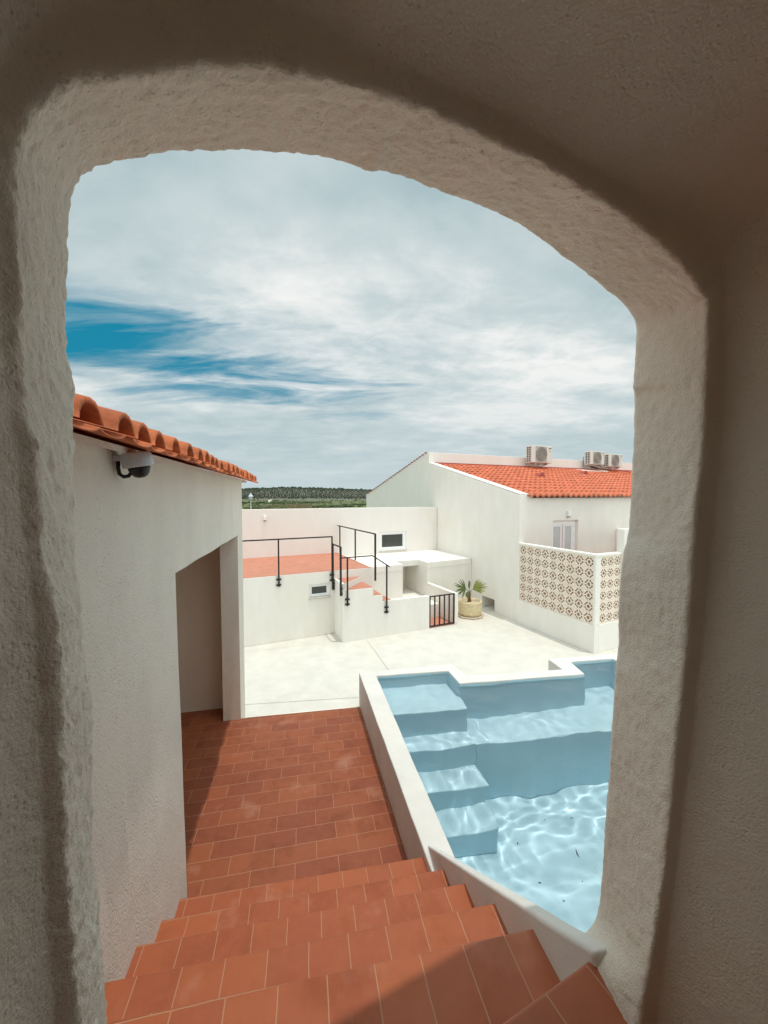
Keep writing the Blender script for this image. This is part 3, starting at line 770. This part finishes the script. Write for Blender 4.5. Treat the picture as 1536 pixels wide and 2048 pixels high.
def window(parent, u0, u1, z0, z1, V, sillw, pane='glass', fw=.05, name='window'):
    mb = MB(); mb.plate(pv(C), [rect(u0, u1, z0, z1), rect(u0+fw, u1-fw, z0+fw*.9, z1-fw*.8)], V+.03, V+.075)
    mb.plate(pv(C), [rect(u0+fw, u1-fw, z0+fw*.9, z1-fw*.8), rect(u0+fw+.022, u1-fw-.022, z0+fw*.9+.022, z1-fw*.8-.022)], V+.045, V+.08)
    w = mb.build(name, M['pvc'], parent, bevel=.004)
    mb = MB(); mb.box(C, u0+fw+.02, u1-fw-.02, V+.062, V+.07, z0+fw*.9+.02, z1-fw*.8-.02); mb.build('pane', M[pane], w)
    if sillw:
        mb = MB(); mb.box(C, u0-.02, u1+.02, V-.025, V+.03, z0-.035, z0-.002); mb.build('sill', M['sill'], w, bevel=.003)
    return w
window(blk, 1.937, 2.403, -2.233, -1.957, 8.2, True, fw=.045)
# stair block
mb = MB(); mb.plate(pv(C), [[(2.5, ZC), (4.60, ZC), (4.60, -2.345), (4.50, -2.335), (3.62, -2.325), (3.41, -2.325), (3.41, -2.185), (3.19, -2.185), (3.19, -2.003), (2.5, -2.003)]], 7.59, 7.68)
mb.build('stair_front_wall', M['white'], blk, bevel=.010, seg=3)
mb = MB(); mb.box(C, 2.5, 2.55, 7.682, 8.198, ZC, -2.003); mb.prism([C.p(2.5, 7.60), C.p(2.56, 7.66), C.p(2.56, 8.198), C.p(2.5, 8.198)], -2.0, -1.862)
mb.build('stair_side_wall', M['white'], blk, bevel=.008)
def tread(pts, z, z0):
    mb = MB(); mb.prism([C.p(*q) for q in pts], z0, z); o = mb.build('step', [M['terrace'], M['white']], blk)
    for pf in o.data.polygons:
        if pf.normal.z < .5: pf.material_index = 1
tread([(2.562, 7.66), (3.12, 8.199), (2.562, 8.199)], -1.866, -2.5)
tread([(2.552, 7.605), (3.19, 7.605), (3.19, 8.197), (3.13, 8.197)], -1.999, -2.9)
tread([(3.192, 7.61), (3.41, 7.61), (3.41, 8.82), (3.192, 8.82)], -2.181, -2.9)
tread([(3.412, 7.61), (3.63, 7.61), (3.63, 8.82), (3.412, 8.82)], -2.321, -2.9)
tread([(3.632, 7.69), (4.60, 7.69), (4.60, 8.198), (3.632, 8.198)], -2.75, -3.0)
mb = MB(); mb.box(C, 3.632, 5.279, 8.20, 10.2, -3.09, -2.75); mb.build('inner_landing', M['white'], blk)
mb = MB(); mb.box(C, 4.605, 5.30, 7.60, 8.198, ZC+.001, ZC+.012); mb.build('gate_floor', M['terrace'], blk)
mb = MB(); mb.prism([C.p(5.30, 7.575), C.p(5.395, 7.575), C.p(5.375, 8.85), C.p(5.28, 8.85)], ZC, -2.352); mb.build('gate_side_wall', M['white'], blk, bevel=.012, seg=3)
# roof deck right of the stairs
dk = thing('roof_deck', C.p(5.0, 8.9, ZC), 'flat white roof deck over a shaded doorway behind the palm', 'roof deck')
DZ = -1.80
dpts = [(3.435, 8.83), (4.55, 8.83), (4.57, 9.34), (5.29, 9.34), (5.28, 8.83), (6.825, 8.95), (6.825, 10.79), (3.435, 10.79)]
mb = MB(); mb.plate(pz(C), [dpts], DZ, DZ-.17)
mb.build('slab', M['white'], dk, bevel=.014, seg=3)
mb = MB(); mb.prism([C.p(3.636, 8.838), C.p(4.545, 8.838), C.p(4.565, 10.2), C.p(3.636, 10.2)], -2.749, DZ-.168); mb.build('left_pier', M['white'], dk)
mb = MB(); mb.prism([C.p(5.287, 8.84), C.p(6.825, 8.96), C.p(6.825, 10.2), C.p(5.30, 10.2)], ZC, DZ-.168); mb.build('right_pier', M['white'], dk)
mb = MB(); mb.box(C, 4.57, 5.29, 10.1, 10.19, -2.749, DZ-.172); mb.build('recess_wall', M['whitewall'], dk)
# back wall
bw = thing('back_wall', C.p(2.5, 10.8, ZC), 'long low white wall closing the courtyard below the green hill', 'wall')
mb = MB(); mb.plate(pv(C), [[(-4.0, -6.0), (6.82, -6.0), (6.82, -.405), (6.3, -.392), (4.0, -.386), (-4.0, -.388)], rect(4.74, 5.68, -1.725, -1.145)], 10.80, 10.98)
mb.build('wall', M['pinkwall'], bw, bevel=.012)
window(bw, 4.742, 5.678, -1.723, -1.147, 10.8, True, fw=.085)
def wall_lamp(parent, c, s=1.0, label='small white wall light', n='wall_light'):
    t = thing(n, c, label, 'wall light')
    q0 = c
    mb = MB(); mb.box(C, q0.dot(C.u)-.035*s, q0.dot(C.u)+.035*s, q0.dot(C.v)-.07*s, q0.dot(C.v)-.002, q0.z-.06*s, q0.z+.07*s); mb.build('shade', M['pvc'], t, bevel=.012*s)
    mb = MB(); mb.box(C, q0.dot(C.u)-.026*s, q0.dot(C.u)+.026*s, q0.dot(C.v)-.06*s, q0.dot(C.v)-.01, q0.z-.075*s, q0.z-.061*s); mb.build('lens', M['acdark'], t)
wall_lamp(None, C.p(1.353, 10.80, -.625), 1.0, 'small white wall light on the long back wall')

# ------------------------------------------------------------------ railings
def cl2(mb, p, axis, w=.10):
    mb.bar(p-axis*w/2, p+axis*w/2, .035, .03)
rt = thing('terrace_railing', C.p(1.5, 8.16, PZ), 'thin black railing along the front edge of the terracotta terrace', 'railing')
V_ = 8.168
MB().bar(C.p(-2.5, V_, -.93), C.p(2.455, V_, -.918), .026).build('handrail', M['black'], rt)
for u, zb in ((-.6, -1.93), (1.29, -1.92), (2.445, -1.90)):
    o = MB().bar(C.p(u, V_, -.919), C.p(u, V_, zb), .028).build('post', M['black'], rt)
    for z in (-1.768, -1.885): mb = MB(); cl2(mb, C.p(u, V_+.012, z), C.u); mb.bar(C.p(u, V_, z), C.p(u, 8.2, z), .02); mb.build('clamp', M['black'], o)
rt = thing('short_stair_railing', C.p(2.47, 7.9, -2.1), 'short black two post railing on the left side of the small stairs', 'railing')
MB().bar(C.p(2.462, 8.17, -1.082), C.p(2.462, 7.60, -1.082), .026).build('handrail', M['black'], rt)
for v in (8.17, 7.61):
    o = MB().bar(C.p(2.462, v, -1.07), C.p(2.462, v, -2.105), .036).build('post', M['black'], rt)
    for z in (-1.95, -2.07): mb = MB(); mb.bar(C.p(2.462, v, z), C.p(2.502, v, z), .022); mb.bar(C.p(2.47, v-.045, z), C.p(2.47, v+.045, z), .03); mb.build('clamp', M['black'], o)
rt = thing('bent_stair_railing', C.p(3.0, 7.57, -2.3), 'black railing with bent handrail on the front of the small stairs', 'railing')
Vf = 7.56
MB().tube([C.p(2.465, Vf, -1.302), C.p(3.158, Vf, -1.298), C.p(3.565, Vf, -1.57)], .013, 8).build('handrail', M['black'], rt)
for u, zt, zb in ((2.592, -1.305, -2.32), (3.495, -1.525, -2.595)):
    o = MB().bar(C.p(u, Vf, zt), C.p(u, Vf, zb), .028).build('post', M['black'], rt)
    for z in (zb+.135, zb+.03): mb = MB(); cl2(mb, C.p(u, Vf+.012, z), C.u, .095); mb.bar(C.p(u, Vf, z), C.p(u, 7.59, z), .02); mb.build('clamp', M['black'], o)
rt = thing('deck_railing', C.p(3.43, 9.4, PZ), 'tall black three post railing between terracotta terrace and white roof deck', 'railing')
MB().bar(C.p(3.415, 10.79, -.895), C.p(3.415, 8.0, -.885), .027).build('handrail', M['black'], rt)
for v, zb in ((10.62, -1.69), (9.33, -1.70), (8.01, -1.955)):
    MB().bar(C.p(3.415, v, -.885), C.p(3.415, v, zb), .036 if v < 9 else .030).build('post', M['black'], rt)
# gate
gt = thing('small_gate', C.p(4.95, 7.6, ZC), 'small black barred gate in the low white wall', 'gate')
mb = MB(); mb.bar(C.p(4.617, 7.60, -2.345), C.p(4.617, 7.60, -3.075), .028); mb.bar(C.p(5.285, 7.60, -2.345), C.p(5.285, 7.60, -3.075), .03)
mb.bar(C.p(4.603, 7.60, -2.36), C.p(5.30, 7.60, -2.36), .026); mb.bar(C.p(4.603, 7.60, -3.06), C.p(5.30, 7.60, -3.06), .026); mb.build('frame', M['black'], gt)
for k in range(4):
    u = 4.617+(k+1)*(.668/5)
    MB().bar(C.p(u, 7.60, -2.37), C.p(u, 7.60, -3.05), .026).build('bar', M['black'], gt)

# ------------------------------------------------------------------ house on the right
HU = 6.83
hs = thing('right_house', C.p(9, 9, ZC), 'white house with low pitched orange tile roof on the right', 'house')
side = [(7.10, ZC), (7.97, ZC), (7.97, -2.78), (8.49, -2.78), (8.49, ZC), (17.1, -3.1), (17.1, .02), (11.47, 1.455), (11.35, 1.455), (11.35, 1.075), (7.22, .022), (7.10, .0)]
mb = MB(); mb.plate(pu(C), [side], HU, HU+.22); mb.build('side_wall', M['white'], hs, bevel=.008)
mb = MB(); mb.box(C, HU+.221, HU+.6, 7.9, 7.98, ZC, -2.5); mb.box(C, HU+.221, HU+.6, 8.48, 8.55, ZC, -2.5); mb.box(C, HU+.60, HU+.65, 7.9, 8.55, ZC, -2.5); mb.box(C, HU+.221, HU+.6, 7.98, 8.48, -2.79, -2.7)
mb.build('niche', M['white'], hs)
mb = MB(); mb.plate(pv(C), [[(HU+.001, ZC), (19, ZC), (19, -.07), (7.20, -.07), (7.14, -.01), (HU+.001, -.01)], rect(7.925, 8.85, -2.88, -.655)], 7.098, 7.30)
mb.build('front_wall', M['white'], hs, bevel=.008)
# ridge wall
mb = MB(); mb.box(C, HU+.221, 19, 11.35, 11.47, -1, 1.452); mb.build('ridge_wall', M['pinkwall'], hs, bevel=.008)
mb = MB(); mb.plate(pu(C), [[(11.47, 1.40), (17.1, -.03), (17.1, -.13), (11.47, 1.28)]], HU+.221, 19); mb.build('back_roof', M['rooftile2'], hs)
mb = MB()
for k in range(28):                                            # small dark tile ends along the far gable verge
    t_ = k/28; mb.bar(C.p(HU-.01, 11.5+t_*5.5, 1.465-t_*1.425), C.p(HU-.01, 11.5+(t_+.7/28)*5.5, 1.465-(t_+.7/28)*1.425+.01), .05, .02)
mb.build('verge_tiles', M['rooftiled'], hs)
# verge strip on this side
mb = MB(); mb.plate(pu(C), [[(7.10, .002), (11.34, 1.08), (11.34, 1.105), (7.10, .030)]], HU+.01, HU+.26); mb.build('verge', M['pinkwall'], hs, bevel=.008)
# tiled roof: corrugated, lapped courses
mb = MB(); TW = .19; NC = 12; u0r, u1r = HU+.22, 18.6; v0r, v1r = 6.98, 11.35; z0r, z1r = -.040, 1.045
ntile = int((u1r-u0r)/TW); PRF = [(0, 0), (.14, .002), (.28, .010), (.42, .036), (.58, .050), (.74, .046), (.88, .022), (.96, .002)]
rows_ = []
for c_ in range(NC):
    for e in (0, 1):
        vv = v0r + (v1r-v0r)*(c_ + (1.0 if e else 0.0))/NC; lift_ = .030 if e == 0 else .0
        zb = z0r + (z1r-z0r)*(vv-v0r)/(v1r-v0r) + lift_
        row = []
        for t_ in range(ntile):
            jit = random.uniform(-.003, .003) if e == 0 else 0
            for a, h in PRF: row.append(tuple(C.p(u0r+(t_+a)*TW, vv - (0.012*math.sin(a*math.pi) if e == 0 else 0), zb+h+jit)))
        rows_.append(row)
rows_ = [[(x, y, z-.05) for x, y, z in rows_[0]]] + rows_
nn = len(rows_[0])
for row in rows_: mb.v += row
for r_ in range(len(rows_)-1):
    for k in range(nn-1): a = r_*nn+k; mb.f.append((a, a+1, a+nn+1, a+nn)); mb.mi.append(0)
mb.build('roof', M['rooftile2'], hs, recalc=False)
mb = MB(); mb.box(C, HU+.23, 18.9, 11.28, 11.349, 1.03, 1.115); mb.build('ridge_flashing', M['rooftiled'], hs)
def roofz(v): return z0r+(z1r-z0r)*(v-v0r)/(v1r-v0r)
for u, v in ((9.9, 9.45), (12.85, 10.15)):
    z = roofz(v)
    mb = MB(); a, b, c_, d_ = C.p(u-.16, v-.12, z+.03), C.p(u+.10, v-.14, z+.03), C.p(u+.06, v+.30, z+.13), C.p(u, v-.15, z+.17)
    mb.v = [tuple(x) for x in (a, b, c_, d_)]; mb.f = [(0, 1, 3), (1, 2, 3), (2, 0, 3), (0, 2, 1)]; mb.mi = [0]*4
    mb.build('vent_tile', M['rooftiled'], hs)
mb = MB(); mb.prism([C.p(13.9, 10.75), C.p(15.2, 10.75), C.p(15.6, 11.2), C.p(13.7, 11.2)], roofz(10.6)+.02, [roofz(10.75)+.065, roofz(10.75)+.065, roofz(11.2)+.065, roofz(11.2)+.065]); mb.build('cement_patch', M['reveal'], hs, bevel=.02)
# french window
mb = MB(); u0, u1, z0, z1 = 7.93, 8.845, -2.87, -.66; Vw = 7.14
mb.plate(pv(C), [rect(u0, u1, z0, z1), rect(u0+.08, 8.355, z0+.08, z1-.11), rect(8.42, u1-.08, z0+.08, z1-.11)], Vw+.04, Vw+.11)
w = mb.build('french_window', M['pvc'], hs, bevel=.004)
for a, b in ((u0+.078, 8.357), (8.418, u1-.078)):
    mb = MB(); mb.plate(pv(C), [rect(a, b, z0+.078, z1-.108), rect(a+.05, b-.05, z0+.13, z1-.16)], Vw+.055, Vw+.10); s = mb.build('sash', M['pvc'], w, bevel=.003)
    mb = MB(); mb.box(C, a+.05, b-.05, Vw+.07, Vw+.08, z0+.13, z1-.16); mb.build('pane', M['curtain'], w)
mb = MB(); mb.box(C, 8.36, 8.415, Vw+.02, Vw+.04, -1.75, -1.6); mb.build('handle', M['metal'], w)
# interior block so nothing shows through
mb = MB(); mb.box(C, HU+.7, 18.9, 7.4, 7.5, ZC, -.2); mb.build('inner_wall', M['whitewall'], hs)
wall_lamp(None, C.p(8.45, 7.098, -.49), 1.1, 'small white wall light above the french window', 'wall_light')
# terrace of the house: floor, low walls
mb = MB(); mb.box(C, HU+.06, 12.0, 5.10, 7.097, ZC, -2.90); mb.build('porch_floor', M['terrace'], hs)
mb = MB(); mb.box(C, 10.35, 10.5, 5.16, 7.097, -2.9, -.945); mb.build('porch_side_wall', M['white'], hs, bevel=.01)
# junction box on side wall
t = thing('junction_box', C.p(HU, 9.15, -2.2), 'small white junction box on the wall above the palm', 'junction box')
MB().box(C, HU-.05, HU-.001, 9.06, 9.20, -2.26, -2.11).build('cover', M['acwhite'], t, bevel=.008)
MB().bar(C.p(HU-.03, 9.13, -2.26), C.p(HU-.02, 9.13, -2.62), .012).build('conduit', M['acwhite'], t)
# openwork block screen
sc_ = thing('breeze_block_screen', C.p(6.78, 6.0, ZC), 'white garden wall with pinkish openwork breeze blocks round the porch', 'screen wall')
def arc_slot(cx, cy, ang, r1, r2, span=33, n=5):
    pts = [(cx+r2*math.cos(R(ang-span+2*span*k/n)), cy+r2*math.sin(R(ang-span+2*span*k/n))) for k in range(n+1)]
    pts += [(cx+r1*math.cos(R(ang+span-2*span*k/n)), cy+r1*math.sin(R(ang+span-2*span*k/n))) for k in range(n+1)]
    return pts
def motif_loops(cx, cy, s=.2185):
    k = s/.22; lp = []
    lp.append([(cx+.037*k*math.cos(2*math.pi*j/10), cy+.037*k*math.sin(2*math.pi*j/10)) for j in range(10)])
    for a in (45, 135, 225, 315):
        # bone shaped slot: thicker ends
        e = []
        for q, (ri, ro) in ((-35, (.058, .097)), (-21, (.060, .095)), (-15, (.066, .088)), (15, (.066, .088)), (21, (.060, .095)), (35, (.058, .097))):
            e.append((q, ri*k, ro*k))
        lp.append([(cx+ro*math.cos(R(a+q)), cy+ro*math.sin(R(a+q))) for q, ri, ro in e] + [(cx+ri*math.cos(R(a+q)), cy+ri*math.sin(R(a+q))) for q, ri, ro in reversed(e)])
    return lp
mb = MB(); S = 1.962/9; ZT = -1.205; SZ = 1.335/6
for i in range(9):
    for j in range(6):
        a0, b0 = 5.075+i*S, ZT-(j+1)*SZ
        jt = random.uniform(-.0015, .0015)
        mb.plate(pu(C), [rect(a0+.001, a0+S-.001, b0+.001, b0+SZ-.001)] + motif_loops(a0+S/2, b0+SZ/2, S), 6.795+jt, 6.86+jt, 1)
mb.build('openwork_panel', [M['breeze'], M['clay']], sc_)
mb = MB(); S2 = .2
for i in range(14):
    for j in range(6):
        a0, b0 = 6.93+i*S2, ZT-(j+1)*SZ
        if a0 > 7.4: continue
        mb.plate(pv(C), [rect(a0+.001, a0+S2-.001, b0+.001, b0+SZ-.001)] + motif_loops(a0+S2/2, b0+SZ/2, S2), 5.045, 5.11, 1)
mb.build('openwork_panel', [M['breeze'], M['clay']], sc_)
mb = MB(); mb.box(C, 6.78, 6.90, 5.03, 7.098, ZC, -2.542); mb.box(C, 6.901, 7.53, 5.03, 5.13, ZC, -2.542)
mb.build('plinth', M['white'], sc_, bevel=.006)
mb = MB(); mb.box(C, 6.78, 6.90, 7.04, 7.097, -2.541, -1.204); mb.build('post', M['white'], sc_, bevel=.006)
mb = MB(); mb.box(C, 6.78, 6.928, 5.03, 5.0745, -2.541, -1.204); mb.build('post', M['white'], sc_, bevel=.006)
mb = MB(); mb.prism([C.p(6.775, 5.025), C.p(7.53, 5.025), C.p(7.53, 5.125), C.p(6.905, 5.125), C.p(6.905, 7.097), C.p(6.775, 7.097)], -1.203, -1.150); mb.build('cap', M['white'], sc_, bevel=.008)
mb = MB(); mb.box(C, 7.532, 11.5, 4.98, 5.14, ZC, -.68); mb.build('tall_pier', M['white'], sc_, bevel=.012)

# ------------------------------------------------------------------ air conditioners on the ridge wall
def ac_unit(u0, u1, z0, z1, label):
    V0, V1 = 10.86, 11.16
    t = thing('air_conditioner', C.p((u0+u1)/2, 11.0, z0), label, 'air conditioner', 'air conditioners on the ridge wall')
    W_, H_ = u1-u0, z1-z0
    MB().box(C, u0, u1, V0, V1, z0, z1).build('casing', M['acwhite'], t, bevel=.02, seg=2)
    cu, cz, rr_ = u0+W_*.46, z0+H_*.5, H_*.42
    mb = MB(); n_ = 30
    mb.plate(pv(C), [rect(cu-rr_*1.04, cu+rr_*1.04, cz-rr_*1.08, cz+rr_*1.08)], V0-.008, V0-.001); mb.build('fan_panel', M['metal'], t)
    mb = MB(); mb.plate(pv(C), [[(cu+rr_*math.cos(2*math.pi*j/n_), cz+rr_*math.sin(2*math.pi*j/n_)) for j in range(n_)]], V0-.016, V0-.009); mb.build('fan_guard', M['acgrille'], t)
    mb = MB()
    for q in range(5):
        r_ = rr_*(1-.19*q); mb.tube([C.p(cu+r_*math.cos(2*math.pi*j/n_), V0-.022, cz+r_*math.sin(2*math.pi*j/n_)) for j in range(n_+1)], .005, 5, False)
    for j in range(12):
        a = math.pi*j/12*2; mb.bar(C.p(cu, V0-.020, cz), C.p(cu+rr_*math.cos(a), V0-.020, cz+rr_*math.sin(a)), .005)
    mb.build('fan_grille', M['metal'], t)
    mb = MB()
    for i in range(2):
        for j in range(7):
            v_ = V0+.055+i*.11; zq = z0+H_*(.07+j*.125)
            mb.box(C, u0-.004, u0-.0005, v_, v_+.075, zq, zq+H_*.085)
    mb.build('side_louvre', M['acdark'], t)
    mb = MB(); mb.box(C, u0+W_*.83, u0+W_*.95, V0-.004, V0-.0005, z0+H_*.84, z0+H_*.89); mb.build('badge', M['acdark'], t)
    mb = MB(); mb.box(C, u0+W_*.86, u0+W_*.92, V0-.004, V0-.0005, z0+H_*.68, z0+H_*.71); mb.build('badge', M['acdark'], t)
    for u in (u0+W_*.2, u0+W_*.8):
        mb = MB(); mb.bar(C.p(u, V0+.01, z0-.03), C.p(u, 11.35, z0-.03), .035); mb.bar(C.p(u, V0+.06, z0-.05), C.p(u, 11.34, z0-.12), .02)
        mb.bar(C.p(u, 11.335, z0+.35), C.p(u, 11.335, z0-.05), .035, .02)
        mb.build('bracket', M['metal'], t)
    return t
t = ac_unit(10.98, 12.02, 1.215, 1.865, 'largest grey air conditioner, standing apart on the left of the ridge')
t = ac_unit(14.18, 15.02, 1.255, 1.80, 'middle air conditioner on the ridge, with pipes running out below')
MB().tube([C.p(14.6, 11.2, 1.22), C.p(14.8, 10.9, 1.10), C.p(15.5, 10.55, 1.03), C.p(16.0, 10.4, .95)], .022, 7).build('pipe', M['rooftiled'], t, smooth=True)
MB().tube([C.p(14.4, 11.2, 1.22), C.p(14.6, 10.95, 1.10), C.p(15.1, 10.6, 1.03)], .025, 7).build('pipe', M['acdark'], t, smooth=True)
ac_unit(15.30, 16.14, 1.195, 1.735, 'right hand air conditioner at the far end of the ridge')

# ------------------------------------------------------------------ potted palm
pc = C.p(6.04, 7.97, ZC)
t = thing('palm_pot', pc, 'round sandy stone pot on an octagonal saucer by the gate', 'pot')
MB().lathe(pc, [(.31, 0.0), (.345, .0), (.355, .035), (.335, .05), (.30, .042)], 8, True).build('saucer', M['saucer'], t, bevel=.006)
MB().lathe(pc, [(.245, .045), (.275, .055), (.292, .12), (.300, .25), (.298, .37), (.303, .385), (.298, .40), (.270, .40), (.262, .33), (.262, .30)], 48).build('pot', M['pot'], t, smooth=True)
mb = MB(); random.seed(11)
mb.lathe(pc, [(.266, .355), (.15, .37), (.05, .375), (.001, .376)], 24, False)
for i in range(90):
    a, r_ = random.uniform(0, 6.28), .25*math.sqrt(random.random()); q = pc+Vector((r_*math.cos(a), r_*math.sin(a), .365)); blob(mb, q, random.uniform(.007, .016), 5, .7)
mb.build('gravel', M['soil'], t)
pl = thing('palm', pc+Vector((0, 0, .37)), 'young fan palm with three leaves growing in the sandy pot', 'palm')
tb = pc + Vector((0, 0, .36)) - C.u*.02
MB().tube([tb, tb+Vector((0, 0, .03)), tb+Vector((0, 0, .09)), tb+Vector((.005, 0, .22)), tb+Vector((.005, 0, .27))], [.062, .052, .034, .026, .018], 12).build('trunk', M['stem'], pl, smooth=True)
crown = tb + Vector((.005, 0, .25))
def fan(base, hub, axis, spread, length, nleaf, side, mat, droop=.25, wid=.014, width=.5):
    mb = MB(); mb.tube([base, base.lerp(hub, .5)+Vector((0, 0, .01)), hub], [.010, .007, .006], 6)
    axis = axis.normalized(); side = (side - axis*side.dot(axis)).normalized(); nrm = axis.cross(side).normalized()
    for k in range(nleaf):
        f_ = -1+2*k/(nleaf-1); a = f_*spread; d_ = (axis*math.cos(a) + side*math.sin(a)).normalized()
        d_ = (d_ + nrm*random.uniform(-.13, .13) + Vector((0, 0, random.uniform(-.06, .05)))).normalized()
        ln = length*(1-.35*abs(f_)**1.5)*random.uniform(.88, 1.06)
        pr_ = d_.cross(nrm).normalized(); last = None
        nS = 5; pts = []
        for s in range(nS+1):
            q = s/nS; c_ = hub + d_*ln*q + Vector((0, 0, -droop*ln*q*q)) ; w_ = wid*(1.25*math.sin(math.pi*min(1, .12+q*.88))+.12)*(1-q*.25) if q < 1 else .0008
            pts += [c_-pr_*w_+nrm*w_*.45, c_, c_+pr_*w_+nrm*w_*.45]
        i = len(mb.v); mb.v += [tuple(p) for p in pts]
        for s in range(nS):
            for e in (0, 1): mb.f.append((i+s*3+e, i+s*3+e+1, i+s*3+3+e+1, i+s*3+3+e)); mb.mi.append(0)
    return mb.build('leaf', mat, pl, recalc=False)
UPV = Vector((0, 0, 1))
fan(crown, crown-C.u*.12+UPV*.10, -C.u*.86+UPV*.44-C.v*.1, 1.25, .44, 16, UPV+C.v*.35, M['leaf'], .16, .014)
fan(crown, crown+C.u*.10+UPV*.07, C.u*.90+UPV*.36-C.v*.12, 0.75, .46, 14, UPV+C.v*.3, M['leaf2'], .10, .014)
fan(crown-UPV*.02, crown-C.u*.015+UPV*.10, UPV+C.u*-.10-C.v*.1, .16, .24, 7, C.u, M['leaf'], 0, .016)
fan(crown, crown-C.u*.07+UPV*.02, -C.u*.2-UPV*.95-C.v*.35, .75, .20, 9, C.u, M['leaf'], .0, .012)
